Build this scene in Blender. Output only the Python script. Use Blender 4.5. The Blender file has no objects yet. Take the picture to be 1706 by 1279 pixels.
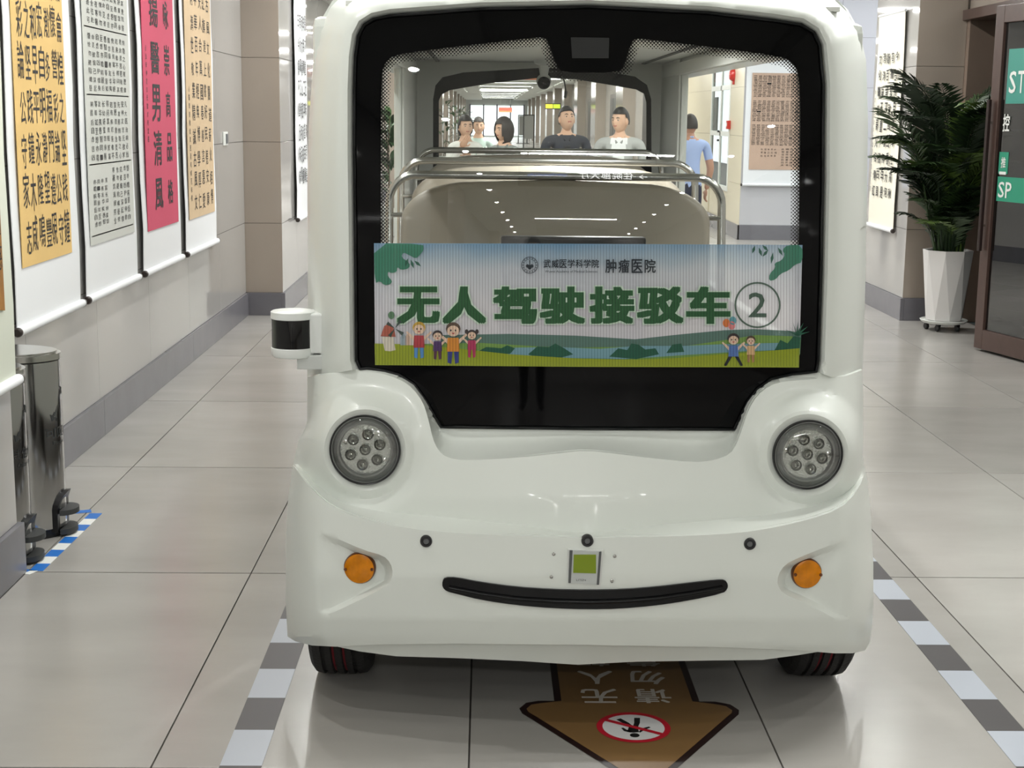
import bpy, bmesh, math, random
import numpy as np
from mathutils import Vector, Matrix
from mathutils.geometry import delaunay_2d_cdt

sc = bpy.context.scene
C = sc.collection
random.seed(7)
# ------------------------------------------------------------------ camera
W, H = 1706, 1279
F_PX, TILT, YAW, ROLL, CAMZ = 2443.483, .1801135, .01918554, .0119306, 1.62089
_F = np.array([math.sin(YAW)*math.cos(TILT), math.cos(YAW)*math.cos(TILT), -math.sin(TILT)])
_R = np.array([math.cos(YAW), -math.sin(YAW), 0.0])
_U = np.cross(_R, _F)
_R, _U = math.cos(ROLL)*_R+math.sin(ROLL)*_U, -math.sin(ROLL)*_R+math.cos(ROLL)*_U
cam = bpy.data.cameras.new('camera')
cam.sensor_fit = 'HORIZONTAL'; cam.sensor_width = 36; cam.lens = F_PX*36/W
cam.clip_end = 400; cam.clip_start = .05
camo = bpy.data.objects.new('camera', cam); C.objects.link(camo)
camo.matrix_world = Matrix(((_R[0], _U[0], -_F[0], 0), (_R[1], _U[1], -_F[1], 0), (_R[2], _U[2], -_F[2], CAMZ), (0, 0, 0, 1)))
sc.camera = camo
# ------------------------------------------------------------------ world and exposure
world = bpy.data.worlds.new('world'); sc.world = world; world.use_nodes = True
wb = world.node_tree.nodes['Background']; wb.inputs[0].default_value = (.93, .98, 1, 1); wb.inputs[1].default_value = 1.8
sc.view_settings.view_transform = 'Standard'; sc.view_settings.look = 'None'
sc.view_settings.gamma = 1; sc.view_settings.use_curve_mapping = False
sc.view_settings.exposure = 0.0
sc.cycles.max_bounces = 7; sc.cycles.transparent_max_bounces = 24
sc.cycles.diffuse_bounces = 4; sc.cycles.glossy_bounces = 4
sc.cycles.caustics_reflective = False; sc.cycles.caustics_refractive = False
sc.cycles.sample_clamp_indirect = 6
sc.cycles.use_denoising = True
LIGHT_COL = (1.0, 1.0, .98)
DOWN_W, BAR_W = 12.0, 110.0     # watts of a downlight and of a long ceiling bar
CABIN_FILL_W = 24.0     # watts of the fill lamp added to brighten the shuttle interior


# ------------------------------------------------------------------ helpers
def rays(px, py):
    px = np.asarray(px, float); py = np.asarray(py, float)
    return _F*F_PX+_R*(px-W/2)[..., None]+_U*(H/2-py)[..., None]


def at(px, py, Y):
    d = rays(px, py); k = np.asarray(Y, float)/d[..., 1]
    return np.array([0, 0, CAMZ])+d*k[..., None]


def atx(px, py, X):
    d = rays(px, py); k = X/d[..., 0]
    return np.array([0, 0, CAMZ])+d*np.asarray(k)[..., None]


def flo(px, py, z=0.0):
    d = rays(px, py); k = (z-CAMZ)/d[..., 2]
    return np.array([0, 0, CAMZ])+d*np.asarray(k)[..., None]


def srgb(r, g, b):
    f = lambda c: c/12.92 if c <= .04045 else ((c+.055)/1.055)**2.4
    return (f(r/255), f(g/255), f(b/255), 1)


MATS = {}


def mat(name, col, rough=.5, metal=0, coat=0, emit=0, spec=.5, alpha=1, noise=None, bump=None, trans=0):
    """procedural principled material; noise=(scale, amount[, stretch]) varies the colour, bump=(scale, strength)"""
    if name in MATS: return MATS[name]
    m = bpy.data.materials.new(name); m.use_nodes = True
    nt = m.node_tree; b = nt.nodes['Principled BSDF']
    b.inputs['Base Color'].default_value = col; b.inputs['Roughness'].default_value = rough
    b.inputs['Metallic'].default_value = metal; b.inputs['Coat Weight'].default_value = coat
    b.inputs['Coat Roughness'].default_value = .05
    b.inputs['Specular IOR Level'].default_value = spec; b.inputs['Alpha'].default_value = alpha
    if emit:
        b.inputs['Emission Color'].default_value = col; b.inputs['Emission Strength'].default_value = emit
    if noise or bump:
        tc = nt.nodes.new('ShaderNodeTexCoord'); mp = nt.nodes.new('ShaderNodeMapping')
        nt.links.new(tc.outputs['Object'], mp.inputs[0])
    if noise:
        if len(noise) > 2: mp.inputs['Scale'].default_value = noise[2]
        n = nt.nodes.new('ShaderNodeTexNoise'); n.inputs['Scale'].default_value = noise[0]; n.inputs['Detail'].default_value = 5
        nt.links.new(mp.outputs[0], n.inputs['Vector'])
        r = nt.nodes.new('ShaderNodeMapRange'); r.inputs[1].default_value = .3; r.inputs[2].default_value = .7
        r.inputs[3].default_value = 1-noise[1]; r.inputs[4].default_value = 1+noise[1]
        nt.links.new(n.outputs[0], r.inputs[0])
        mx = nt.nodes.new('ShaderNodeMix'); mx.data_type = 'RGBA'; mx.blend_type = 'MULTIPLY'; mx.inputs[0].default_value = 1
        mx.inputs[6].default_value = col; nt.links.new(r.outputs[0], mx.inputs[7]); nt.links.new(mx.outputs[2], b.inputs['Base Color'])
    if bump:
        n = nt.nodes.new('ShaderNodeTexNoise'); n.inputs['Scale'].default_value = bump[0]; n.inputs['Detail'].default_value = 3
        nt.links.new(mp.outputs[0], n.inputs['Vector'])
        bp = nt.nodes.new('ShaderNodeBump'); bp.inputs['Strength'].default_value = bump[1]; bp.inputs['Distance'].default_value = .01
        nt.links.new(n.outputs[0], bp.inputs['Height']); nt.links.new(bp.outputs[0], b.inputs['Normal'])
    MATS[name] = m
    return m


def glass_mat(name, tint=(.9, .93, .92, 1), refl=.04, rough=.0, k=1.6):
    m = bpy.data.materials.new(name); m.use_nodes = True; nt = m.node_tree; nt.nodes.clear()
    out = nt.nodes.new('ShaderNodeOutputMaterial'); mix = nt.nodes.new('ShaderNodeMixShader')
    tr = nt.nodes.new('ShaderNodeBsdfTransparent'); tr.inputs[0].default_value = tint
    gl = nt.nodes.new('ShaderNodeBsdfGlossy'); gl.inputs['Roughness'].default_value = rough
    lw = nt.nodes.new('ShaderNodeFresnel'); lw.inputs[0].default_value = 1.5
    mu = nt.nodes.new('ShaderNodeMath'); mu.operation = 'MULTIPLY_ADD'; mu.inputs[1].default_value = k; mu.inputs[2].default_value = refl
    nt.links.new(lw.outputs[0], mu.inputs[0]); nt.links.new(mu.outputs[0], mix.inputs[0])
    nt.links.new(tr.outputs[0], mix.inputs[1]); nt.links.new(gl.outputs[0], mix.inputs[2]); nt.links.new(mix.outputs[0], out.inputs[0])
    MATS[name] = m
    return m


ORG = {}    # world origin of every object built, so that parts can be given in world coordinates


def org(o): return ORG.get(o.name, Vector((0, 0, 0)))


def thing(name, loc, label=None, cat=None, group=None):
    o = bpy.data.objects.new(name, None); C.objects.link(o); o.location = loc; o.empty_display_size = .1
    ORG[o.name] = Vector(loc); tag(o, label, cat, group)
    return o


def tag(o, label=None, cat=None, group=None, kind=None):
    if label: o['label'] = label
    if cat: o['category'] = cat
    if group: o['group'] = group
    if kind: o['kind'] = kind
    return o


def mkmesh(name, V, Fc, material, smooth=None, off=Vector((0, 0, 0)), uv=None, mi=None):
    me = bpy.data.meshes.new(name)
    me.from_pydata([(v[0]-off[0], v[1]-off[1], v[2]-off[2]) for v in V], [], [tuple(f) for f in Fc])
    for m in (material if isinstance(material, (list, tuple)) else [material]): me.materials.append(m)
    if mi is not None: me.polygons.foreach_set('material_index', mi)
    if smooth is not None:
        me.shade_smooth(); me.set_sharp_from_angle(angle=math.radians(smooth))
    if uv is not None:
        l = me.uv_layers.new(name='UVMap'); li = np.zeros(len(me.loops), int); me.loops.foreach_get('vertex_index', li)
        l.data.foreach_set('uv', np.asarray(uv, float)[li].ravel())
    return me


def mk(name, V, Fc, material, parent=None, smooth=None, loc=None, uv=None, mi=None):
    """one mesh object from world-space vertices"""
    if parent is not None: o0 = org(parent)
    elif loc is not None: o0 = Vector(loc)
    else: o0 = Vector((0, 0, 0))
    me = mkmesh(name, V, Fc, material, smooth, o0, uv, mi)
    o = bpy.data.objects.new(name, me); C.objects.link(o)
    if parent is not None: o.parent = parent
    else: o.location = o0
    ORG[o.name] = o0.copy()
    return o


def inst(name, me, loc, parent=None, rot=(0, 0, 0), scale=None):
    o = bpy.data.objects.new(name, me); C.objects.link(o)
    loc = Vector(loc)
    if parent is not None: o.parent = parent; o.location = loc-org(parent)
    else: o.location = loc
    o.rotation_euler = rot
    if scale: o.scale = scale
    ORG[o.name] = loc
    return o


class MB:
    """collects shapes (world coordinates) and links them as ONE mesh object"""
    def __init__(s): s.V = []; s.F = []

    def add(s, V, Fc):
        n = len(s.V); s.V += [tuple(v) for v in V]; s.F += [tuple(i+n for i in f) for f in Fc]; return s

    def box(s, x0, x1, y0, y1, z0, z1, bev=0, M=None):
        bm = bmesh.new(); bmesh.ops.create_cube(bm, size=1)
        for v in bm.verts: v.co = Vector(((x0+x1)/2+v.co.x*(x1-x0), (y0+y1)/2+v.co.y*(y1-y0), (z0+z1)/2+v.co.z*(z1-z0)))
        if bev: bmesh.ops.bevel(bm, geom=bm.edges[:], offset=bev, segments=2, affect='EDGES', profile=.6)
        return s.bm(bm, M)

    def bm(s, bm, M=None):
        bm.verts.index_update()
        s.add([(M @ v.co) if M else v.co for v in bm.verts], [[v.index for v in f.verts] for f in bm.faces]); bm.free(); return s

    def tube(s, pts, r, n=10, caps=True):
        pts = [Vector(p) for p in pts]; rs = r if isinstance(r, (list, tuple)) else [r]*len(pts)
        V, Fc = [], []; up = None
        for i, p in enumerate(pts):
            t = (pts[min(i+1, len(pts)-1)]-pts[max(i-1, 0)]).normalized()
            if up is None: up = Vector((0, 0, 1)) if abs(t.z) < .9 else Vector((1, 0, 0))
            a = t.cross(up)
            if a.length < 1e-4: a = t.cross(Vector((0, 1, 0)))
            a.normalize(); b = a.cross(t).normalized(); up = b
            for k in range(n):
                q = 2*math.pi*k/n; V.append(p+(a*math.cos(q)+b*math.sin(q))*rs[i])
        for i in range(len(pts)-1):
            for k in range(n): Fc.append((i*n+k, i*n+(k+1) % n, (i+1)*n+(k+1) % n, (i+1)*n+k))
        if caps: Fc += [tuple(range(n))[::-1], tuple((len(pts)-1)*n+k for k in range(n))]
        return s.add(V, Fc)

    def lathe(s, prof, c, axis=(0, 0, 1), n=32, a0=0, a1=2*math.pi):
        """prof: [(radius, along axis)]"""
        ax = Vector(axis).normalized(); u = ax.cross(Vector((0, 0, 1)))
        if u.length < 1e-3: u = Vector((1, 0, 0))
        u.normalize(); v = ax.cross(u); c = Vector(c); full = abs(a1-a0-2*math.pi) < 1e-6
        nn = n if full else n+1; V, Fc = [], []
        for r, h in prof:
            for k in range(nn):
                q = a0+(a1-a0)*k/n; V.append(c+ax*h+(u*math.cos(q)+v*math.sin(q))*r)
        for i in range(len(prof)-1):
            for k in range(n):
                k2 = (k+1) % nn; Fc.append((i*nn+k, i*nn+k2, (i+1)*nn+k2, (i+1)*nn+k))
        return s.add(V, Fc)

    def sphere(s, c, r, M=None, u=16, v=10):
        bm = bmesh.new(); bmesh.ops.create_uvsphere(bm, u_segments=u, v_segments=v, radius=1)
        r = (r, r, r) if isinstance(r, (int, float)) else r
        for q in bm.verts: q.co = Vector((q.co.x*r[0], q.co.y*r[1], q.co.z*r[2]))
        T = Matrix.Translation(Vector(c)) @ M if M else Matrix.Translation(Vector(c))
        return s.bm(bm, T)

    def prism(s, poly, f0, f1):
        """poly in 2D, f0/f1 map a 2D point to the back and front point"""
        n = len(poly); V = [f0(p) for p in poly]+[f1(p) for p in poly]
        Fc = [tuple(range(n))[::-1], tuple(range(n, 2*n))]+[(i, (i+1) % n, n+(i+1) % n, n+i) for i in range(n)]
        return s.add(V, Fc)

    def build(s, name, m, parent=None, smooth=None, loc=None): return mk(name, s.V, s.F, m, parent, smooth, loc)


def resample(poly, step, closed=True):
    out = []; n = len(poly)
    for i in range(n if closed else n-1):
        a = np.array(poly[i], float); b = np.array(poly[(i+1) % n], float); k = max(1, int(round(np.linalg.norm(b-a)/step)))
        out += [tuple(a+(b-a)*j/k) for j in range(k)]
    if not closed: out.append(tuple(poly[-1]))
    return out


def smooth_poly(poly, it=2, closed=True):
    """Chaikin corner cutting"""
    for _ in range(it):
        q = []; n = len(poly)
        if not closed: q.append(poly[0])
        for i in range(n if closed else n-1):
            a = poly[i]; b = poly[(i+1) % n]
            q += [(a[0]*.75+b[0]*.25, a[1]*.75+b[1]*.25), (a[0]*.25+b[0]*.75, a[1]*.25+b[1]*.75)]
        if not closed: q.append(poly[-1])
        poly = q
    return poly


def inside(P, poly):
    P = np.asarray(P); x, y = P[:, 0], P[:, 1]; r = np.zeros(len(P), bool); n = len(poly)
    for i in range(n):
        x1, y1 = poly[i]; x2, y2 = poly[(i+1) % n]
        if y1 == y2: continue
        c = (y1 > y) != (y2 > y); r ^= c & (x < (x2-x1)*(y-y1)/(y2-y1)+x1)
    return r


def dist(P, line):
    P = np.asarray(P, float); best = np.full(len(P), 1e9)
    for a, b in zip(line[:-1], line[1:]):
        a = np.array(a, float); b = np.array(b, float); d = b-a; L = d@d+1e-12
        t = np.clip(((P-a)@d)/L, 0, 1); best = np.minimum(best, np.linalg.norm(P-a-t[:, None]*d, axis=1))
    return best


def region(outer, holes=(), lines=(), step=8):
    """triangulated 2D region -> points (n,2), triangles"""
    pts, edges = [], []
    def addl(l, closed):
        n0 = len(pts); pts.extend(l); k = len(l)
        for i in range(k if closed else k-1): edges.append((n0+i, n0+(i+1) % k))
    for l in [outer]+list(holes): addl(resample(l, step), True)
    for l in lines: addl(resample(l, step, False), False)
    P = np.array(pts); lo = P.min(0); hi = P.max(0)
    gx, gy = np.meshgrid(np.arange(lo[0]+step/2, hi[0], step), np.arange(lo[1]+step/2, hi[1], step)); G = np.stack([gx.ravel(), gy.ravel()], 1)
    k = inside(G, outer)
    for h in holes: k &= ~inside(G, h)
    G = G[k]
    for l in [list(outer)+[outer[0]]]+[list(h)+[h[0]] for h in holes]+list(lines):
        if len(G): G = G[dist(G, l) > step*.55]
    allp = [Vector((float(p[0]), float(p[1]))) for p in pts]+[Vector((float(p[0]), float(p[1]))) for p in G]
    r = delaunay_2d_cdt(allp, edges, [], 0, 1e-4)
    Q = np.array([(v.x, v.y) for v in r[0]]); T = np.array(r[2]); c = Q[T].mean(1)
    k = inside(c, outer)
    for h in holes: k &= ~inside(c, h)
    return Q, T[k]


def sstep(a, b, x): t = np.clip((x-a)/(b-a), 0, 1); return t*t*(3-2*t)


# ------------------------------------------------------------------ glyph outlines (built-in font, no files)
TXT = {
 'banner': '无人驾驶接驳车', 'hosp': '武威医学科学院', 'onc': '肿瘤医院', 'num': '2', 'floor': '请勿无人靠近',
 'red': '揚醫男清風咏崇高品格', 'sign': '住院部大厅→', 'push': '推控', 'bin': '可回收物其他垃圾',
 'seal': '隆鳴裕龠煌之坚践鐘木咸榮懷營彩論公守家志輝瀚多福門遵硯廉彰常宏自明瀞望豐乘衡家和早平永',
 'prose': '凡大医治病必当安神定志无欲求先发慈恻隐之心誓愿普救含灵苦若有疾厄来者不得问其贵贱贫富长幼妍蚩怨亲善友华夷愚智同一等皆如至想亦瞻前顾后自虑吉凶护惜身命见彼恼己深起悽怆勿避险巇昼夜寒暑饥渴疲劳全往赴功夫作形迹此可为苍生巨贼',
 'verse': '古風文化醫道薪火相傳紅旗達上書好民德安康天人合萬國春善言惠愛中華百年經典博學厚仁術濟世敬業精誠',
 'cou': '德不重五味涛淸是年無曜二平望百衛何大看山風耐知書有秋高江海明月照古今'}
CH = sorted(set(''.join(TXT.values())+'SPT0123456789'))
LAT = ['Wuwei Academy of Medical Sciences', 'Inpatient Department Lobby', 'Recyclable', 'Other Waste', 'LITEN']
GLY = {}


def make_glyphs():
    objs = []
    for c in CH+LAT:
        for off in (0.0,):
            cu = bpy.data.curves.new('g', 'FONT'); cu.body = c; cu.offset = off; cu.resolution_u = 2
            o = bpy.data.objects.new('g', cu); C.objects.link(o); objs.append((c, off, o))
    dg = bpy.context.evaluated_depsgraph_get()
    for c, off, o in objs:
        e = o.evaluated_get(dg); me = e.to_mesh()
        GLY[c] = ([(v.co.x, v.co.y) for v in me.vertices], [tuple(p.vertices) for p in me.polygons])
        e.to_mesh_clear()
    for c, off, o in objs:
        cu = o.data; bpy.data.objects.remove(o); bpy.data.curves.remove(cu)


make_glyphs()


def _sq(r, n): return [(r*(2*i/n-1), r*.8*(2*k/n-1)) for i in range(n+1) for k in range(n+1)]


SHIFT = {'r': [(0, 0)], 'b': _sq(.016, 1), 'x': _sq(.047, 2), 'y': _sq(.074, 3)}


def put(mb, c, x0, y0, x1, y1, f, wt='r'):
    """glyph stretched into the box (x0,y0 lower left, x1,y1 upper right) of a 2D frame; f maps to 3D; heavier weights overlay shifted copies"""
    V, Fc = GLY[c]; A = np.array(V); lo, hi = A.min(0), A.max(0); A = (A-lo)/(hi-lo+1e-9)
    sh = SHIFT[wt]; m = max(abs(q) for s in sh for q in s)
    o_ = np.array(f((x0, y0)), float); nn = np.cross(np.array(f((x1, y0)), float)-o_, np.array(f((x0, y1)), float)-o_); nn = nn/np.linalg.norm(nn)*.00004
    for k, (dx, dy) in enumerate(sh):
        B = A*(1-2*m)+m+np.array([dx, dy])
        mb.add([np.array(f((x0+(x1-x0)*p[0], y0+(y1-y0)*p[1])), float)+nn*k for p in B], Fc)
# ------------------------------------------------------------------ materials of the place
def tile_mat():
    m = bpy.data.materials.new('porcelain floor tile'); m.use_nodes = True; nt = m.node_tree; b = nt.nodes['Principled BSDF']
    N = nt.nodes.new; L = nt.links.new
    tc = N('ShaderNodeTexCoord'); oi = N('ShaderNodeObjectInfo'); mp = N('ShaderNodeMapping'); mp.inputs['Scale'].default_value = (.5, 1.1, 1)
    ad = N('ShaderNodeVectorMath'); ad.operation = 'ADD'; cr = N('ShaderNodeCombineXYZ')
    mu = N('ShaderNodeMath'); mu.operation = 'MULTIPLY'; mu.inputs[1].default_value = 37; L(oi.outputs['Random'], mu.inputs[0])
    L(mu.outputs[0], cr.inputs[0]); L(mu.outputs[0], cr.inputs[1]); L(tc.outputs['Object'], ad.inputs[0]); L(cr.outputs[0], ad.inputs[1]); L(ad.outputs[0], mp.inputs[0])
    n = N('ShaderNodeTexNoise'); n.inputs['Scale'].default_value = 2.2; n.inputs['Detail'].default_value = 6; n.inputs['Roughness'].default_value = .55; L(mp.outputs[0], n.inputs['Vector'])
    rp = N('ShaderNodeValToRGB'); rp.color_ramp.elements[0].position = .3; rp.color_ramp.elements[1].position = .72
    rp.color_ramp.elements[0].color = srgb(158, 155, 150); rp.color_ramp.elements[1].color = srgb(172, 169, 164)
    L(n.outputs[0], rp.inputs[0])
    hs = N('ShaderNodeHueSaturation'); mr = N('ShaderNodeMapRange'); mr.inputs[3].default_value = .94; mr.inputs[4].default_value = 1.05
    L(oi.outputs['Random'], mr.inputs[0]); L(mr.outputs[0], hs.inputs['Value']); L(rp.outputs[0], hs.inputs['Color']); L(hs.outputs[0], b.inputs['Base Color'])
    b.inputs['Roughness'].default_value = .22; b.inputs['Specular IOR Level'].default_value = .45
    MATS['tile'] = m
    return m


M_TILE = tile_mat()
M_GROUT = mat('grout', srgb(70, 66, 62), .8)
M_PANEL = mat('glossy wall panel', srgb(178, 176, 173), .06, spec=.9, noise=(1.2, .03, (1, .4, 1)))
M_PANELJ = mat('panel joint', srgb(120, 112, 105), .7)
M_PILF = mat('pilaster panel', srgb(164, 153, 142), .12, spec=.6, noise=(1.5, .04))  # darker than the wall panels: shade of camera-facing sides is in the colour
M_BASE = mat('grey skirting stone', srgb(113, 112, 118), .25, noise=(6, .04))
M_CEIL = mat('ceiling white', srgb(206, 208, 203), .7)
M_WHITE = mat('white plastic', srgb(225, 228, 224), .4)
M_BLACK = mat('black plastic', srgb(18, 18, 20), .35)
M_STEEL = mat('brushed steel', srgb(190, 190, 186), .2, metal=1)
M_CHROME = mat('chrome', srgb(215, 215, 212), .08, metal=1)
M_BROWN = mat('brown door frame', srgb(78, 60, 54), .35, noise=(20, .08))
M_LAMP = mat('lamp diffuser', (1, 1, .95, 1), .5, emit=9)
XL, XLP, XR, ZC = -1.95, -1.65, 3.45, 2.95

# ------------------------------------------------------------------ floor
floor = MB().box(-2.6, 9, -13, 172, -.12, -.006).build('floor', M_GROUT, loc=(0, 0, 0)); tag(floor, kind='structure')
GX, GY = -.831, 3.47
tme = mkmesh('tile', MB().box(-.3977, .3977, -.7958, .7958, -.012, 0, .0012).V, MB().box(-.3977, .3977, -.7958, .7958, -.012, 0, .0012).F, M_TILE)
for j in range(-9, 18):
    for i in range(-2, 7):
        x, y = GX+.8*(i+.5), GY+1.6*(j+.5)
        if x > 3.9 and not (13 < y < 20.6): continue
        inst('tile', tme, (x, y, 0), floor)
mk('far_floor', [(-2.6, GY+1.6*18, 0), (5, GY+1.6*18, 0), (5, 171, 0), (-2.6, 171, 0), (-2.6, GY+1.6*18, -.1), (5, GY+1.6*18, -.1), (5, 171, -.1), (-2.6, 171, -.1)],
   [(0, 1, 2, 3), (7, 6, 5, 4), (0, 4, 5, 1), (1, 5, 6, 2), (2, 6, 7, 3), (3, 7, 4, 0)], M_TILE, floor)

# ------------------------------------------------------------------ walls
ROWS = [.185, .75, 1.40, 2.06, 2.72, ZC]


def panels(parent, y0, y1, x, side, n, material, rows=ROWS, t=.014):
    """grid of thin panels on a wall that runs along y; side +1 faces +x"""
    d = (y1-y0)/n
    for k in range(n):
        for z0, z1 in zip(rows[:-1], rows[1:]):
            mb = MB().box(min(x, x-side*t), max(x, x-side*t), y0+k*d+.0015, y0+(k+1)*d-.0015, z0+.0015, z1-.0015, .0012)
            mb.build('wall_panel', material, parent)


def panels_f(parent, x0, x1, y, n, material, rows=ROWS, t=.014):
    """the same on a wall that faces the camera (-y)"""
    d = (x1-x0)/n
    for k in range(n):
        for z0, z1 in zip(rows[:-1], rows[1:]):
            MB().box(x0+k*d+.0015, x0+(k+1)*d-.0015, y, y+t, z0+.0015, z1-.0015, .0012).build('wall_panel', material, parent)


wl = MB().box(-2.4, XL-.014, -13, 171, 0, 3.3).build('wall_left', M_PANELJ, loc=(0, 0, 0)); tag(wl, kind='structure')
bl = MB().box(XL-.02, XL, -13, -12.9, 0, .1).build('baseboard_left', M_BASE, loc=(0, 0, 0)); tag(bl, kind='structure')
PITCH, PW = 8.75, 1.85
for k in range(-2, 19):
    p0 = 3.2+PITCH*k; p1 = p0+PW
    MB().box(XL-.014, XLP-.014, p0+.014, p1-.014, 0, 3.0).build('pilaster_core', M_PANELJ, wl)
    near = k in (0, 1)
    if near:
        panels(wl, p0, p1, XLP, 1, 2, M_PANEL)
        panels_f(wl, XL-.012, XLP, p0, 1, M_PILF)
        for z0, z1 in zip(ROWS[:-1], ROWS[1:]): MB().box(XL-.012, XLP-.002, p1-.014, p1, z0+.0015, z1-.0015).build('wall_panel', M_PILF, wl)
    else:
        MB().box(XL-.013, XLP, p0, p1, .18, 2.99).build('pilaster', M_PILF, wl)
    if k in (0,): panels(wl, p1, p0+PITCH, XL, 1, 6, M_PANEL)
    else:
        MB().box(XL-.0139, XL, p1, p0+PITCH, .18, 2.99).build('wall_panel', M_PANEL, wl)
    # skirting stones
    if k < 4:
        n = 3
        for q in range(n):
            a = p1+(PITCH-PW)*q/n; b = p1+(PITCH-PW)*(q+1)/n
            MB().box(XL-.01, XL+.02, a+.002, b-.002, 0, .185, .002).build('skirting_stone', M_BASE, bl)
        MB().box(XLP-.01, XLP+.02, p0-.02, p1+.02, 0, .185, .002).build('skirting_stone', M_BASE, bl)
        MB().box(XL-.01, XLP-.0101, p0-.02, p0, 0, .185, .002).build('skirting_stone', M_BASE, bl)
        MB().box(XL-.01, XLP-.0101, p1, p1+.02, 0, .185, .002).build('skirting_stone', M_BASE, bl)
    else:
        MB().box(XL-.01, XL+.02, p1, p0+PITCH, 0, .185).build('skirting_stone', M_BASE, bl)
# a small socket plate with a cable stub on the left wall
q = atx(np.array(374.), np.array(231.), XL)
sk = MB().box(XL, XL+.012, q[1]-.09, q[1]+.09, q[2]-.05, q[2]+.05, .004).build('wall_socket', M_WHITE, loc=(XL, float(q[1]), float(q[2])))
tag(sk, 'small white wall plate between the tan scroll and the pilaster', 'socket')
MB().box(XL+.012, XL+.02, q[1]-.01, q[1]+.06, q[2]-.035, q[2]+.035, .002).build('socket_cover', mat('grey plastic', srgb(110, 112, 115), .4), sk)

wr = MB().box(XR+.014, 3.9, 12.014, 13.3, 0, 3.3).build('wall_right', M_PANELJ, loc=(0, 0, 0)); tag(wr, kind='structure')
panels(wr, 12.0, 13.3, XR, -1, 1, M_PANEL)
panels_f(wr, XR, 3.84, 12.0, 1, M_PILF)
br = MB().box(XR-.02, XR+.01, 11.98, 13.32, 0, .185, .002).build('baseboard_right', M_BASE, loc=(0, 0, 0)); tag(br, kind='structure')
MB().box(XR+.011, 3.84, 11.98, 12.01, 0, .185, .002).build('skirting_stone', M_BASE, br)
# wall that closes the side hall, facing the camera, and the corridor wall behind it
XR2 = 3.47
we = MB().box(XR2+.014, 9, 20.114, 20.5, 0, 3.6).build('wall_back', M_PANELJ, loc=(0, 0, 0)); tag(we, kind='structure')
M_LAV = mat('pale lavender wall panel', srgb(196, 195, 199), .2)
panels_f(we, XR2, 7.3, 20.1, 3, M_LAV, [.2, .75, 1.4, 2.06, 2.72, 3.5])
MB().box(XR2-.02, 9, 20.08, 20.11, 0, .2, .002).build('skirting_stone', M_BASE, we)
MB().box(9, 9.1, 13, 20.5, -.1, 3.6).build('hall_side', M_PANEL, we)
wf = MB().box(XR2+.014, 3.9, 20.13, 21.2, 0, 3.3).build('wall_right.001', M_PANELJ, loc=(0, 0, 0)); tag(wf, kind='structure')
M_CREAM = mat('cream wall panel', srgb(214, 206, 182), .3)
for a, b in ((20.115, 21.2), (23.0, 26.0)): panels(wf, a, b, XR2, -1, 1, M_CREAM)
MB().box(XR2+.014, 3.9, 26.0, 171, 0, 3.3).build('wall_core', M_PANELJ, wf)
MB().box(XR2+.0141, XR2+.05, 23.0, 26.0, 0, 3.3).build('wall_core', M_PANELJ, wf)
MB().box(XR2+.014, 3.9, 21.2, 23.0, 0, .6).build('window_wall', M_CREAM, wf)
MB().box(XR2-.02, XR2, 20.08, 60, 0, .2).build('skirting_stone', M_BASE, wf)
for k in range(0, 17):
    p0 = 26+PITCH*k
    MB().box(XR2-.3, XR2+.013, p0, p0+PW, 0, 2.99).build('pilaster', M_PILF, wf)
    MB().box(XR2-.001, XR2+.013, p0+PW, p0+PITCH, .2, 2.99).build('wall_panel', M_PANEL, wf)
for k, yy in enumerate((30.5, 39.2, 48.2, 57.0)):
    d = MB().box(XR2-.04, XR2+.01, yy, yy+2.2, 0, 2.25).build('door_%d' % (k+2), M_BROWN, loc=(XR2, yy, 0)); tag(d, kind='structure')
    for q in (0, 1): MB().box(XR2-.055, XR2-.041, yy+.08+1.05*q, yy+1.05+1.05*q, .02, 2.15, .004).build('door_leaf', mat('dark door leaf', srgb(66, 62, 60), .4), d)
wend = MB().box(-2.5, 4, 122.0, 122.4, 0, 3.4).build('wall_end', M_CEIL, loc=(0, 0, 0)); tag(wend, kind='structure')
MB().box(-2.5, 9, -13.2, -13, 0, 3.4).build('wall_back.001', M_PANEL, loc=(0, 0, 0))['kind'] = 'structure'

ed = thing('window_3', (.85, 121.9, 0)); tag(ed, kind='structure')
for k in range(4): MB().box(-1.3+1.1*k, -.3+1.1*k, 121.93, 121.97, .1, 2.5).build('pane', mat('daylit glazing', (.92, .97, 1, 1), .4, emit=1.6), ed)
for k in range(5): MB().box(-1.4+1.1*k, -1.3+1.1*k, 121.9, 122.0, 0, 2.6).build('mullion', mat('plum frame', srgb(92, 84, 110), .5), ed)
# window with white frame in the right wall (daylight comes in here)
win = thing('window_1', (XR2, 22.1, .6)); tag(win, kind='structure')
zt = 3.0
f = MB(); [f.box(XR2-.006, XR2+.02, a, a+.07, .6, zt) for a in (21.2, 22.0, 22.93)]
[f.box(XR2-.006, XR2+.02, 21.27, 22.93, z, z+.07) for z in (.6, 1.38, 2.04, zt-.07)]
f.build('window_frame', M_WHITE, win)
MG = glass_mat('window glass', (.95, .98, .97, 1), .0, k=.25)
for a, b in ((21.27, 22.0), (22.07, 22.93)):
    for z0, z1 in ((.67, 1.38), (1.45, 2.04), (2.11, zt-.07)): MB().box(XR2+.004, XR2+.008, a, b, z0, z1).build('pane', MG, win)
MB().box(XR2+.021, XR2+.024, 22.45, 22.93, 1.45, 1.95).build('insect_screen', mat('grey screen', srgb(95, 98, 100), .8), win)
for z in (1.30, 1.43): MB().box(XR2-.045, XR2-.02, 21.99, 22.06, z, z+.03, .004).build('window_latch', M_BLACK, win)
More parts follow.
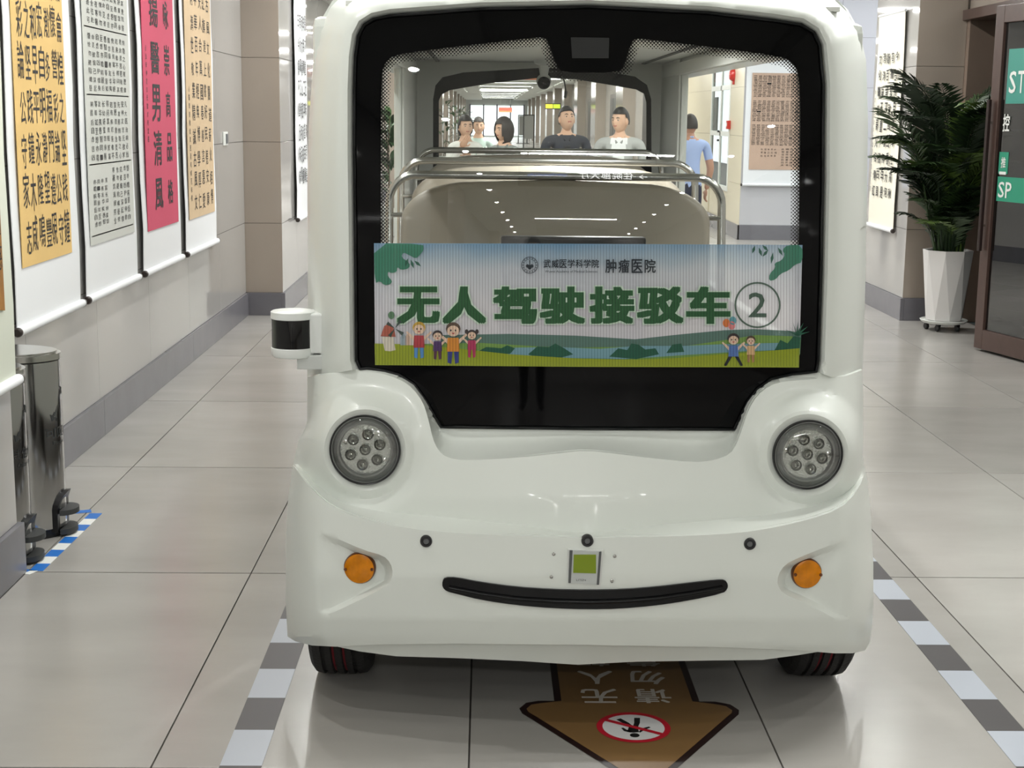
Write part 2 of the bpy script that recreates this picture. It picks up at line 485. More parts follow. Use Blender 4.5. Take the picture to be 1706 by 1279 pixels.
# fire alarm bell and call point on the cream wall
for nm, px, py, lb, ct in (('fire_alarm_bell', 1221, 125, 'red round fire alarm on the cream wall beside the window', 'alarm'), ('fire_call_point', 1214, 208, 'small red square call box on the cream wall below the alarm', 'call point')):
    q = atx(np.array(float(px)), np.array(float(py)), XR2-.02); t = thing(nm, (XR2, q[1], q[2]), lb, ct)
    if 'bell' in nm:
        MB().lathe([(0, -.07), (.06, -.065), (.085, -.03), (.09, 0)], (XR2, q[1], q[2]), (1, 0, 0), 20).build('dome', mat('alarm red', srgb(190, 40, 30), .35), t, 40)
        MB().box(XR2-.02, XR2, q[1]-.05, q[1]+.05, q[2]-.13, q[2]+.12, .005).build('back_plate', mat('alarm red', None), t)
    else:
        MB().box(XR2-.05, XR2, q[1]-.06, q[1]+.06, q[2]-.06, q[2]+.06, .008).build('housing', mat('alarm red', None), t)
        MB().box(XR2-.053, XR2-.05, q[1]-.03, q[1]+.03, q[2]-.02, q[2]+.03).build('press_pane', M_WHITE, t)
# tree outside the window
tr = thing('garden_tree', (6.4, 25.5, 0), 'green leafy tree seen outside the white framed window', 'tree')
MB().tube([(6.4, 25.5, 0), (6.35, 25.5, 1.2), (6.5, 25.6, 2.2)], [.12, .1, .06]).build('trunk', mat('bark', srgb(90, 75, 60), .9), tr)
mb = MB(); rr = random.Random(3)
for k in range(700):
    a = rr.uniform(0, 6.283); e = rr.uniform(-1, 1); r = 1.5*rr.random()**.4; c = Vector((6.4+r*math.cos(a)*math.sqrt(1-e*e), 25.5+1.6*r*math.sin(a)*math.sqrt(1-e*e), 2.0+1.2*r*e))
    u = Vector((rr.uniform(-1, 1), rr.uniform(-1, 1), rr.uniform(-1, 1))).normalized()*.16; v = u.cross(Vector((rr.uniform(-1, 1), .3, 1))).normalized()*.08
    mb.add([c-u, c+v, c+u, c-v], [(0, 1, 2, 3)])
fo = mb.build('foliage', mat('leaf light green', srgb(150, 190, 110), .6), tr); fo['kind'] = 'stuff'
gl = MB().box(3.95, 16, 20.6, 45, -.12, -.05).build('lawn', mat('lawn', srgb(150, 175, 120), .9, noise=(3, .2)), loc=(0, 0, 0)); tag(gl, kind='structure')

# ------------------------------------------------------------------ ceiling and its lamps
TX0, TX1, TZ = -.37, 2.15, 3.10
ce = MB().box(-2.5, TX0, -13, 171, ZC, 3.3).build('ceiling', M_CEIL, loc=(0, 0, 0)); tag(ce, kind='structure')
MB().box(TX1, 3.9, -13, 171, ZC, 3.3).build('ceiling_strip', M_CEIL, ce)
MB().box(TX0, TX1, -13, 171, TZ, 3.3).build('ceiling_tray', M_CEIL, ce)
MB().box(3.9, 9.1, 13.0, 20.6, 3.45, 3.6).build('hall_ceiling', M_CEIL, ce)
MB().box(TX0, TX1, 78.4, 79.0, ZC, TZ).build('ceiling_beam', M_CEIL, ce)


def area(name, loc, w, sx, sy=None, shape='DISK', rot=(0, 0, 0), parent=ce):
    l = bpy.data.lights.new(name, 'AREA'); l.shape = shape; l.size = sx; l.energy = w; l.color = LIGHT_COL
    if sy: l.size_y = sy
    o = bpy.data.objects.new(name, l); C.objects.link(o); o.location = loc; o.rotation_euler = rot
    o.parent = parent
    return o


rim = MB().lathe([(.055, 0), (.059, -.006), (.078, -.006), (.082, 0)], (0, 0, 0), n=20); rme = mkmesh('downlight_rim', rim.V, rim.F, M_WHITE, 40)
dsk = MB().lathe([(0, -.004), (.05, -.004)], (0, 0, 0), n=20); dme = mkmesh('downlight_lens', dsk.V, dsk.F, mat('downlight lens', (1, 1, .95, 1), .5, emit=90))
for k in range(-7, 58):
    y = -2.2+1.5*k
    for x in (-1.1, 2.85):
        r_ = inst('downlight', rme, (x, y, ZC), ce); inst('downlight_lens', dme, (x, y, ZC), r_)
        if y < 30: area('downlight_lamp', (x, y, ZC-.012), DOWN_W*(1 if x < 0 else .75), .07)
for k in range(-1, 23):
    y = -2.7+7.35*k
    s_ = MB().box(TX0+.03, TX1-.03, y-.05, y+.05, TZ-.06, TZ-.001, .005).build('light_bar', M_WHITE, ce)
    MB().box(TX0+.05, TX1-.05, y-.042, y+.042, TZ-.066, TZ-.0605).build('bar_diffuser', M_LAMP, s_)
    area('bar_lamp', ((TX0+TX1)/2, y, TZ-.07), BAR_W*(1 if k < 4 else 2), TX1-TX0-.12, .08, 'RECTANGLE')
# bright panel light in the side hall
hp = MB().box(4.2, 8.4, 14.2, 19.6, 3.40, 3.449).build('hall_light_panel', mat('hall panel lamp', (.9, .95, 1, 1), .5, emit=3), ce)
# ------------------------------------------------------------------ the shuttle
M_PAINT = mat('white body paint', srgb(212, 216, 210), .34, coat=.15, spec=.45)
M_FRIT = mat('black glass border', srgb(6, 6, 7), .04, spec=.16)
M_INT = mat('grey interior lining', srgb(222, 224, 219), .6)
M_SEAT = mat('beige seat leather', srgb(152, 145, 132), .42, bump=(60, .05))
M_RUB = mat('tyre rubber', srgb(26, 25, 24), .75, bump=(90, .3))
M_WS = glass_mat('windscreen glass', (.95, .97, .95, 1), .02)
bus = thing('shuttle_bus', (.28, 6.0, 0), 'white driverless shuttle with round headlights and black smile grille', 'shuttle bus')


def Yg(px, py):
    return 3.95+.045*((px-978)/390)**2+.11*(np.clip((720-py)/720, 0, 1.2))**2


GL_T = [(600, 614), (594, 600), (592, 400), (590, 250), (590, 150), (592, 95), (597, 60), (606, 42), (622, 32), (650, 26), (800, 15), (980, 11), (1180, 21), (1290, 34), (1335, 41), (1356, 54), (1366, 75), (1372, 140), (1371, 300), (1368, 450), (1363, 600), (1360, 619)]
GL_B = [(1360, 619), (1320, 623), (1285, 631), (1262, 648), (1245, 670), (1232, 697), (1223, 715), (980, 714), (735, 711), (725, 695), (710, 668), (690, 640), (665, 624), (640, 617), (612, 613), (600, 614)]
GLASS = GL_T+GL_B[1:-1]
E_LIP = smooth_poly([(575, 621), (600, 619), (634, 621), (669, 633), (688, 647), (705, 670), (714, 699), (721, 731), (730, 750), (744, 762), (775, 767), (869, 762), (930, 755), (975, 750), (1030, 756), (1084, 763), (1155, 770), (1189, 767), (1217, 756), (1228, 738), (1235, 717), (1247, 682), (1261, 659), (1282, 642), (1306, 635), (1341, 633), (1368, 630)], 1, False)
YA = smooth_poly([(497, 775), (517, 797), (540, 820), (570, 838), (611, 850), (705, 858), (800, 867), (870, 875), (940, 887), (978, 891), (1016, 887), (1100, 874), (1200, 865), (1280, 858), (1340, 847), (1400, 830), (1428, 805), (1440, 775)], 1, False)
YB = smooth_poly([(491, 778), (513, 808), (538, 834), (570, 853), (610, 866), (676, 880), (760, 888), (870, 893), (978, 896), (1100, 894), (1200, 890), (1261, 884), (1340, 868), (1400, 848), (1430, 816), (1444, 778)], 1, False)
SHELL = [(512, 628), (530, 625), (560, 621), (600, 614)]+GL_B[::-1][1:-1]+[(1360, 619), (1385, 628), (1410, 626), (1437, 616),
         (1438, 700), (1437, 760), (1445, 800), (1451, 860), (1455, 940), (1455, 1000), (1453, 1040), (1449, 1070), (1441, 1083), (1420, 1088), (1390, 1088), (1330, 1083), (1200, 1078), (980, 1074), (760, 1072), (640, 1073), (560, 1077), (520, 1075), (492, 1068), (479, 1060),
         (476, 1000), (476, 900), (480, 830), (488, 775), (498, 732), (509, 712), (512, 700)]
XLE = np.array([(512, 600), (512, 700), (509, 712), (498, 732), (488, 775), (480, 830), (476, 900), (476, 1000), (479, 1060), (492, 1075), (500, 1110)], float)
XRE = np.array([(1438, 600), (1438, 700), (1437, 760), (1445, 800), (1451, 860), (1455, 940), (1455, 1000), (1453, 1040), (1449, 1070), (1441, 1086), (1430, 1110)], float)


def ye(line, px):
    a = np.array(line); return np.interp(px, a[:, 0], a[:, 1])


def s_of(px, py):
    l = np.interp(py, XLE[:, 1], XLE[:, 0]); r = np.interp(py, XRE[:, 1], XRE[:, 0])
    return (2*px-l-r)/(r-l)


def corner(s, k=.12, r=.24):
    a = np.clip((np.abs(s)-(1-k))/k, 0, 1); return r*(1-np.sqrt(np.clip(1-a*a, 0, 1)))


SIG = {-1: [(520, 880), (560, 897), (605, 917), (638, 926), (650, 938), (654, 955), (648, 972), (620, 988), (585, 1005), (545, 1024), (522, 1020)],
       1: [(1415, 895), (1375, 912), (1330, 930), (1308, 941), (1297, 958), (1296, 975), (1306, 988), (1335, 1000), (1370, 1018), (1400, 1034), (1425, 1030)]}
HL = {-1: (608.0, 749.5), 1: (1346.0, 757.5)}


HY = {-1: 3.868, 1: 3.868}


def yhood(px, py):
    s = s_of(px, py)
    b = np.interp(py, [600, 680, 760, 830, 900], [3.90, 3.845, 3.80, 3.765, 3.74])
    y = b+.15*s*s+corner(s, .10, .2)+.02*np.clip(1-np.abs(px-978)/300, 0, 1)*-1
    for k, (hx, hy) in HL.items():
        d = np.hypot(px-hx, (py-hy))
        yc = HY[k]; y = y+(yc-y)*sstep(112, 66, d)-.011*np.exp(-((d-70)/8)**2)
    return y


def ybump(px, py):
    s = s_of(px, py)
    b = np.interp(py, [770, 850, 905, 960, 1030, 1075, 1110], [3.66, 3.63, 3.615, 3.60, 3.60, 3.62, 3.66])
    y = b+.15*s*s+corner(s, .13, .28)
    P = np.stack([px, py], 1)
    for k, poly in SIG.items():
        dd = dist(P, list(poly)+[poly[0]])*np.where(inside(P, poly), 1, -1)
        xin = np.clip((px-(525 if k < 0 else 1420))*(-k)/125., 0, 1)
        y = y+.06*sstep(-1, 10, dd)*xin
    return y


def yshell(px, py):
    P = np.stack([px, py], 1); yh = yhood(px, py); yb = ybump(px, py)
    a = ye(YA, px); b = ye(YB, px); t = np.clip((py-a)/(b-a+1e-6), 0, 1)
    y = yh+(yb-yh)*t
    # band between the glass and the sharp lip
    band = inside(P, GL_B[::-1]+[(1368, 630)]+E_LIP[::-1])
    dg = dist(P, GL_B); de = dist(P, E_LIP)
    tt = (dg/(dg+de+1e-6)); wide = sstep(20, 60, dg+de)
    g = Yg(px, py)+.004; k = tt**2.4
    return np.where(band | (dg < .6), g+(yh-g)*k, y)


def inset(poly, d):
    out = []; n = len(poly); A = np.array(poly); area_ = sum(A[i][0]*A[(i+1) % n][1]-A[(i+1) % n][0]*A[i][1] for i in range(n)); sg = 1 if area_ > 0 else -1
    for i in range(n):
        t = A[(i+1) % n]-A[i-1]; t = t/np.linalg.norm(t); out.append(tuple(A[i]+sg*d*np.array([-t[1], t[0]])))
    return out


def thicken(V, T, th):
    """front sheet, back sheet and a separate rim, so that the edges stay crisp"""
    n = len(V); B = V+np.array([0, th, 0]); cnt = {}
    for t in T:
        for a, b in ((t[0], t[1]), (t[1], t[2]), (t[2], t[0])):
            k = (min(a, b), max(a, b)); cnt[k] = cnt.get(k, 0)+1
    VV = [tuple(v) for v in V]+[tuple(v) for v in B]; Fc = [tuple(t) for t in T]+[tuple(int(i)+n for i in t[::-1]) for t in T]
    idx = {}
    def q(i, back):
        if (i, back) not in idx: idx[(i, back)] = len(VV); VV.append(tuple(B[i] if back else V[i]))
        return idx[(i, back)]
    for (a, b), k in cnt.items():
        if k == 1: Fc.append((q(a, 0), q(b, 0), q(b, 1), q(a, 1)))
    src = list(range(n))*2+[i for (i, _), _k in sorted(idx.items(), key=lambda e: e[1])]
    return VV, Fc, src


def shellpart(name, Q, T, yf, m, smooth=30, thick=.012, parent=bus):
    V = at(Q[:, 0], Q[:, 1], yf(Q[:, 0], Q[:, 1]))
    if not thick: return mk(name, V, T, m, parent, smooth, uv=Q/100.)
    VV, Fc, src = thicken(V, T, thick)
    return mk(name, VV, Fc, m, parent, smooth, uv=(Q/100.)[src])


ringp = lambda c_, r, n=48: [(c_[0]+r*math.cos(2*math.pi*i/n), c_[1]+r*math.sin(2*math.pi*i/n)) for i in range(n+1)]
rings = [ringp(HL[k], r) for k in HL for r in (62, 68, 74, 82)]


def sigline(k, d):
    p = inset([tuple(map(float, q)) for q in SIG[k]], d*(1)); return smooth_poly(p, 1)+[smooth_poly(p, 1)[0]]


sigs = [sigline(k, d) for k in SIG for d in (-1, 3, 8, 12)]
Q, T = region(SHELL, [ringp(HL[k], 56)[:-1] for k in HL], [E_LIP, YA, YB]+rings+sigs, 6)
front_shell = shellpart('front_shell', Q, T, yshell, M_PAINT, 28, .02)
# lower lip under the bumper
LIP = [(548, 1074), (640, 1071), (760, 1070), (980, 1072), (1200, 1076), (1330, 1081), (1366, 1085), (1330, 1091), (1270, 1099), (1180, 1100), (1060, 1102), (960, 1107), (870, 1101), (760, 1096), (660, 1093), (600, 1085)]
Q, T = region(LIP, (), (), 8)
shellpart('bumper_lip', Q, T, lambda x, y: 3.655+.12*s_of(x, y)**2+.0008*(y-1070), M_PAINT, 40, .015)
# windscreen surround: pillars and roof front
OUT = [(512, 628), (513, 500), (512, 300), (515, 200), (522, 100), (532, 48), (548, 10), (575, -18), (640, -36), (980, -48), (1320, -36), (1378, -16), (1412, 16), (1432, 52), (1443, 100), (1446, 200), (1444, 350), (1441, 500), (1437, 616)]
SUR = OUT+[(1410, 626), (1385, 628), (1360, 619)]+GL_T[::-1][1:]+[(560, 621), (530, 625)]
GLC = GL_T
RIDGE = inset(GLASS, -11)[1:len(GL_T)-1]


def ysur(px, py):
    P = np.stack([px, py], 1); dg = dist(P, GLC); do = dist(P, OUT)
    d2 = np.maximum(dg-11, 0); t = d2/(d2+do+1e-6)
    return Yg(px, py)+.012-.032*np.clip(dg/11, 0, 1)+.37*(1-np.sqrt(np.clip(1-t**2.0, 0, 1)))


Q, T = region(SUR, (), (RIDGE,), 7)
shellpart('windscreen_surround', Q, T, ysur, M_PAINT, 22, .02)
# windscreen
CLEAR = [(636, 592), (634, 300), (635, 130), (640, 106), (655, 92), (700, 85), (800, 73), (895, 62), (908, 63), (914, 72), (927, 110), (938, 121), (1030, 121), (1040, 110), (1051, 72), (1059, 64), (1072, 65), (1100, 68), (1200, 80), (1296, 93), (1320, 102), (1332, 124), (1334, 200), (1331, 400), (1327, 578), (1312, 592)]
CLEAR = smooth_poly(CLEAR, 1)
Q, T = region(GLASS, (CLEAR,), (), 12)
frit = shellpart('windscreen_border', Q, T, lambda x, y: Yg(x, y)+.002, M_FRIT, 60, .006)
Q, T = region(CLEAR, (), (), 16)
shellpart('windscreen_pane', Q, T, lambda x, y: Yg(x, y)+.002, M_WS, 60, 0)


def dot_mat():
    m = bpy.data.materials.new('printed dot edge'); m.use_nodes = True; nt = m.node_tree; nt.nodes.clear(); N = nt.nodes.new; L = nt.links.new
    out = N('ShaderNodeOutputMaterial'); mix = N('ShaderNodeMixShader'); tr = N('ShaderNodeBsdfTransparent'); df = N('ShaderNodeBsdfDiffuse'); df.inputs[0].default_value = srgb(16, 16, 17)
    uv = N('ShaderNodeUVMap'); uv.uv_map = 'UVMap'; mp = N('ShaderNodeMapping'); mp.inputs['Scale'].default_value = (100/4.2, 100/4.2, 1); mp.inputs['Rotation'].default_value = (0, 0, .785); L(uv.outputs[0], mp.inputs[0])
    fr = N('ShaderNodeVectorMath'); fr.operation = 'FRACTION'; L(mp.outputs[0], fr.inputs[0])
    di = N('ShaderNodeVectorMath'); di.operation = 'DISTANCE'; di.inputs[1].default_value = (.5, .5, 0); L(fr.outputs[0], di.inputs[0])
    at_ = N('ShaderNodeAttribute'); at_.attribute_name = 'edge'; mr = N('ShaderNodeMapRange'); mr.inputs[3].default_value = .55; mr.inputs[4].default_value = .22; L(at_.outputs['Fac'], mr.inputs[0])
    lt = N('ShaderNodeMath'); lt.operation = 'LESS_THAN'; L(di.outputs['Value'], lt.inputs[0]); L(mr.outputs[0], lt.inputs[1])
    L(lt.outputs[0], mix.inputs[0]); L(tr.outputs[0], mix.inputs[1]); L(df.outputs[0], mix.inputs[2]); L(mix.outputs[0], out.inputs[0])
    return m


INN = inset(CLEAR, 15)
Q, T = region(CLEAR, (INN,), (), 12)
dots = shellpart('windscreen_dots', Q, T, lambda x, y: Yg(x, y)+.004, dot_mat(), None, 0)
dd = dist(Q, INN+[INN[0]]); do_ = dist(Q, CLEAR+[CLEAR[0]])
a_ = dots.data.attributes.new('edge', 'FLOAT', 'POINT'); a_.data.foreach_set('value', (do_/(dd+do_+1e-6)).astype(np.float32))
# camera pod window in the middle of the border
V = [at(np.array(x), np.array(y), Yg(x, y)-.0015) for x, y in ((951., 62.), (1015., 63.), (1014., 97.), (953., 97.))]
W2 = [v+np.array([0, .02, 0]) for v in V]
mk('camera_window', list(V)+list(W2), [(0, 1, 2, 3), (7, 6, 5, 4), (0, 4, 5, 1), (1, 5, 6, 2), (2, 6, 7, 3), (3, 7, 4, 0)], mat('smoked glass', srgb(44, 45, 46), .1), bus)
# black rubber gasket around the glass
gp = resample(GLASS, 14); pts = np.array(gp+gp[:2]); P3 = at(pts[:, 0], pts[:, 1], Yg(pts[:, 0], pts[:, 1])-.003)
MB().tube(list(P3), .0045, 6, False).build('windscreen_gasket', mat('gasket rubber', srgb(14, 16, 16), .4, spec=.25), bus, 60)

# body sides, floor, roof, rear
XO0, XO1, XI0, XI1 = -.525, 1.115, -.40, .985
YR = 8.42
wheel_y = (4.17, 7.55)
for sgn, xo in ((-1, XO0), (1, XO1)):
    # panel below the openings with wheel arches cut out
    poly = [(4.02, .24)]
    for wy in wheel_y:
        poly += [(wy+.36*math.cos(a), .30+.36*math.sin(a)) for a in np.linspace(math.pi*1.05 if wy < 5 else math.pi*1.06, -.05*math.pi, 12)] if wy > 5 else [(wy+.36*math.cos(a), .30+.36*math.sin(a)) for a in np.linspace(math.pi*.6, -.05*math.pi, 9)]
    poly = [(4.36, .60)]+[p for p in poly[1:] if p[0] > 4.37]+[(YR, .26), (YR, .84), (4.36, .84)]
    mb = MB(); mb.prism(poly, lambda p: (xo, p[0], p[1]), lambda p: (xo-sgn*.04, p[0], p[1])); mb.build('side_panel', M_PAINT, bus)
    # rear corner pillar
    ya = 7.0 if sgn < 0 else 7.55
    xin = XI0 if sgn < 0 else XI1
    MB().box(min(xin+sgn*.035, xin), max(xin+sgn*.035, xin), ya, YR, .5, 1.93, .012).build('rear_pillar', M_PAINT, bus)
    MB().box(min(xin, xin-sgn*.012), max(xin, xin-sgn*.012), ya+.02, YR-.05, .5, 1.92, .004).build('pillar_lining', M_INT, bus)
    # front pillar return and roof side rail
    MB().box(min(xo, xin)+(.0 if sgn > 0 else .02), max(xo, xin)-(.02 if sgn > 0 else 0), 4.34, 4.46, .70, 1.90, .03).build('front_pillar', M_PAINT, bus)
    MB().box(min(xo-sgn*.03, xin), max(xo-sgn*.03, xin), 4.37, YR, 1.835, 1.90, .01).build('roof_rail', M_PAINT, bus)
    MB().box(min(xin-sgn*.02, xin), max(xin-sgn*.02, xin), 4.2, 8.2, 1.84, 1.90, .005).build('rail_trim', M_INT, bus)
mb = MB(); ed = [(0, 1.865), (.006, 1.875), (.024, 1.90), (.055, 1.95), (.105, 2.0), (.185, 2.035)]; pr = [(XO0+.022+a, z-.006) for a, z in ed]+[(.295, 2.054)]+[(XO1-.022-a, z-.006) for a, z in ed[::-1]]+[(XI1, 1.885), (XI1, 1.93), (XI0, 1.93), (XI0, 1.885)]
mb.prism(pr, lambda p: (p[0], YR, p[1]), lambda p: (p[0], 4.37, p[1])); mb.build('roof', M_PAINT, bus, 30)
MB().box(XI0+.01, XI1-.01, 4.16, 8.3, 1.918, 1.93).build('roof_lining', M_INT, bus)
MB().box(XI0+.12, XI0+.14, 4.3, 8.2, 1.912, 1.918).build('lining_seam', mat('dark seam', srgb(70, 70, 68), .7), bus)
MB().box(XI1-.14, XI1-.12, 4.3, 8.2, 1.912, 1.918).build('lining_seam', mat('dark seam', None), bus)
MB().box(XO0+.05, XO1-.05, 3.95, YR-.05, .27, .34, .01).build('cabin_floor', mat('cabin floor grey', srgb(170, 170, 166), .6), bus)
# rear wall with window
YW = 8.34
RW_O = [(719, 300), (719, 165), (723, 142), (735, 128), (770, 120), (905, 112), (1010, 118), (1060, 127), (1080, 141), (1087, 165), (1088, 300)]
RW_I = [(731, 268), (731, 168), (736, 157), (750, 150), (820, 138), (905, 129), (960, 132), (1020, 142), (1060, 149), (1073, 156), (1077, 170), (1077, 268)]
Yc = lambda x, y: np.full_like(x, YW)
Q, T = region(RW_O, (RW_I,), (), 12); shellpart('rear_window_frame', Q, T, lambda x, y: np.full_like(x, YW-.012), mat('rear frame black', srgb(18, 19, 20), .4, spec=.25), None, .02)
Q, T = region(RW_I, (), (), 30); shellpart('rear_window_pane', Q, T, Yc, glass_mat('rear glass', (.95, .97, .95, 1), .01), None, 0)
pz = lambda x, z: (x, YW+.005, z)
bx = [(float(v[0]), float(v[2])) for v in at(np.array(RW_O)[:, 0]*1., np.array(RW_O)[:, 1]*1., np.full(len(RW_O), YW+.005))]
outr = [(XI0-.05, .35), (XI0-.05, 1.93), (XI1+.05, 1.93), (XI1+.05, .35)]
hole = [(b[0]*.985+.3*.015, b[1]*.99+1.6*.01) for b in bx]
Q, T = region(outr, (hole,), (), .12)
o = mk('rear_wall', [(p[0], YW+.005, p[1]) for p in Q], T, M_INT, bus); md = o.modifiers.new('t', 'SOLIDIFY'); md.thickness = .05; md.offset = 0

# wheels
def wheel(xc, yc, wdt=.175, r=.30):
    o = thing('wheel', (xc, yc, r)); o.parent = bus; o.location = Vector((xc, yc, r))-org(bus)
    h = wdt/2; prof = [(r*.62, -h*.8), (r*.80, -h), (r*.93, -h*.96), (r*.985, -h*.82)]
    for g in (-.5, -.17, .17, .5):
        prof += [(r, h*(g-.07)-.0), (r-.009, h*(g-.06)), (r-.009, h*(g+.06)), (r, h*(g+.07))]
    prof += [(r*.985, h*.82), (r*.93, h*.96), (r*.80, h), (r*.62, h*.8)]
    MB().lathe(prof, (xc, yc, r), (1, 0, 0), 48).build('tyre', M_RUB, o, 25)
    MB().lathe([(0, -.03), (r*.3, -.035), (r*.6, -.05), (r*.64, -.07), (r*.64, .07), (r*.6, .05), (r*.3, .035), (0, .03)], (xc, yc, r), (1, 0, 0), 32).build('rim', M_STEEL, o, 40)
    for g in (-.17, .17):
        MB().lathe([(r-.0085, h*g-.003), (r-.0075, h*g), (r-.0085, h*g+.003)], (xc, yc, r), (1, 0, 0), 48).build('red_stripe', mat('tyre red stripe', srgb(120, 24, 34), .6), o)
    return o


wheel(-.405, wheel_y[0]); wheel(.975, wheel_y[0]); wheel(-.405, wheel_y[1]); wheel(.975, wheel_y[1])
MB().tube([(-.33, wheel_y[0], .3), (.9, wheel_y[0], .3)], .035).build('front_axle', M_BLACK, bus)
MB().box(-.25, .8, 3.85, 4.6, .16, .27, .02).build('under_tray', mat('underbody', srgb(24, 22, 22), .8), bus)

# headlights
M_HLBEZ = mat('headlight bezel', srgb(158, 160, 157), .2, metal=.35)
M_REFL = mat('headlight reflector', srgb(205, 208, 203), .18, metal=.85, bump=(160, .25))
M_LENS = glass_mat('headlight lens', (.95, .96, .95, 1), .05)
for k, (hx, hy) in HL.items():
    yy = HY[k]-.006
    c = Vector(at(np.array(hx), np.array(hy), yy)); R = 58*yy/F_PX*1.02
    h = thing('headlight', c); h.parent = bus; h.location = c-org(bus)
    ax = (.04*k, -1, .02)
    MB().lathe([(R*1.03, -.05), (R*1.03, .002), (R*1.015, .006), (R*.985, .004), (R*.98, -.004)], c, ax, 56).build('rubber_ring', M_BLACK, h, 40)
    MB().lathe([(R*.985, .0), (R*.95, .003), (R*.90, -.004), (R*.84, -.006), (R*.80, .002), (R*.75, .002), (R*.725, -.012)], c, ax, 56).build('bezel', M_HLBEZ, h, 30)
    MB().lathe([(0, -.012), (R*.75, -.012)], c, ax, 40).build('reflector', M_REFL, h)
    A = Vector(ax).normalized(); u = A.cross(Vector((0, 0, 1))).normalized(); v = u.cross(A)*1
    v = Vector((0, 0, 1)); v = (v-A*v.dot(A)).normalized(); u = v.cross(A)*-1
    for q in range(7):
        ang = math.radians(60*q+(15 if k > 0 else 40)); rr_ = 0 if q == 6 else R*.45
        p = c+(u*math.cos(ang)+v*math.sin(ang))*rr_+A*-.012
        led = MB().lathe([(R*.17, 0), (R*.165, .010), (R*.125, .004), (R*.075, .002), (R*.055, .010), (0, .012)], p, ax, 12).build('led', mat('led cup', srgb(170, 172, 166), .06, metal=1), h, 30)
    for q in (0, 1):
        ang = math.radians((20 if k < 0 else 200)+190*q-(20 if k > 0 else 0)); p = c+(u*math.cos(ang)+v*math.sin(ang))*R*.62+A*-.012
        MB().lathe([(R*.075, 0), (R*.075, .005), (R*.04, .006), (R*.03, .002), (0, .002)], p, ax, 12).build('screw', M_CHROME, h, 30)
    MB().lathe([(R*.97, -.002), (R*.9, .005), (R*.6, .012), (R*.3, .016), (0, .017)], c, ax, 48).build('lens', M_LENS, h, 60)
# turn signals
M_AMB = mat('amber lens', srgb(200, 120, 2), .2, spec=.3, coat=.1, noise=(40, .2))
for k, (sx, sy, r) in {-1: (599, 946, 28), 1: (1344, 955, 27)}.items():
    yy = float(ybump(np.array([sx*1.]), np.array([sy*1.]))[0])-.002; c = Vector(at(np.array(sx*1.), np.array(sy*1.), yy)); R = r*yy/F_PX
    t = thing('turn_signal', c); t.parent = bus; t.location = c-org(bus); ax = (.12*k, -1, .0)
    MB().lathe([(R*.8, -.03), (R, -.02), (R, .001), (R*.93, .006)], c, ax, 36).build('signal_ring', mat('dark amber', srgb(96, 48, 4), .3), t, 40)
    MB().lathe([(R*.93, .006), (R*.8, .008), (R*.5, .010), (0, .011)], c, ax, 36).build('signal_lens', M_AMB, t, 60)
    for q in (-1, 1): MB().sphere(c+Vector(ax).normalized()*.012+Vector((q*R*.82, 0, 0)), .0045, u=8, v=6).build('lens_screw', mat('dark amber', None), t)
# parking sensors
for sx, sy in ((710, 901), (978.5, 900.5), (1249, 905.5)):
    yy = float(yshell(np.array([sx*1.]), np.array([sy*1.]))[0]); c = Vector(at(np.array(sx*1.), np.array(sy*1.), yy)); R = 10.5*yy/F_PX
    t = thing('parking_sensor', c); t.parent = bus; t.location = c-org(bus)
    MB().lathe([(R, .01), (R, -.004), (R*.9, -.007), (R*.55, -.007), (R*.5, -.004)], c, (0, 1, 0), 28).build('sensor_ring', M_BLACK, t, 30)
    MB().lathe([(R*.5, -.004), (R*.45, -.0045), (0, -.005)], c, (0, 1, 0), 24).build('sensor_eye', mat('sensor grey', srgb(92, 94, 95), .4), t)
# smile grille
SM_T = [(737, 968), (741, 962), (760, 962), (800, 970), (860, 978), (920, 982), (980, 983), (1040, 982), (1100, 977), (1150, 971), (1195, 966), (1208, 966), (1213, 973)]
SM_B = [(1212, 981), (1205, 988), (1150, 1000), (1090, 1009), (1030, 1014), (980, 1015), (920, 1013), (860, 1008), (800, 999), (760, 989), (744, 985), (737, 978)]
SMILE = smooth_poly(SM_T+SM_B, 1); Q, T = region(SMILE, (), (), 7)
ys = lambda x, y: ybump(x, y)-.007
shellpart('smile_grille', Q, T, ys, mat('grille black', srgb(8, 8, 10), .2, spec=.25), 50, .01)
pts = np.array([(748, 979), (800, 989), (860, 997), (920, 1001), (980, 1002.5), (1040, 1001), (1100, 996), (1150, 989), (1204, 979)], float)
MB().tube(list(at(pts[:, 0], pts[:, 1], ys(pts[:, 0], pts[:, 1])-.002)), .0065, 8).build('grille_bar', mat('grille black', None), bus, 60)
# radar unit with green screen
def plate(name, quad, dy, m, parent=bus, th=.006):
    a = np.array(quad, float); yy = ybump(a[:, 0], a[:, 1]).mean(); V = at(a[:, 0], a[:, 1], np.full(4, yy-dy)); B = V+np.array([0, th, 0])
    return mk(name, list(V)+list(B), [(0, 1, 2, 3), (7, 6, 5, 4), (0, 4, 5, 1), (1, 5, 6, 2), (2, 6, 7, 3), (3, 7, 4, 0)], m, parent)


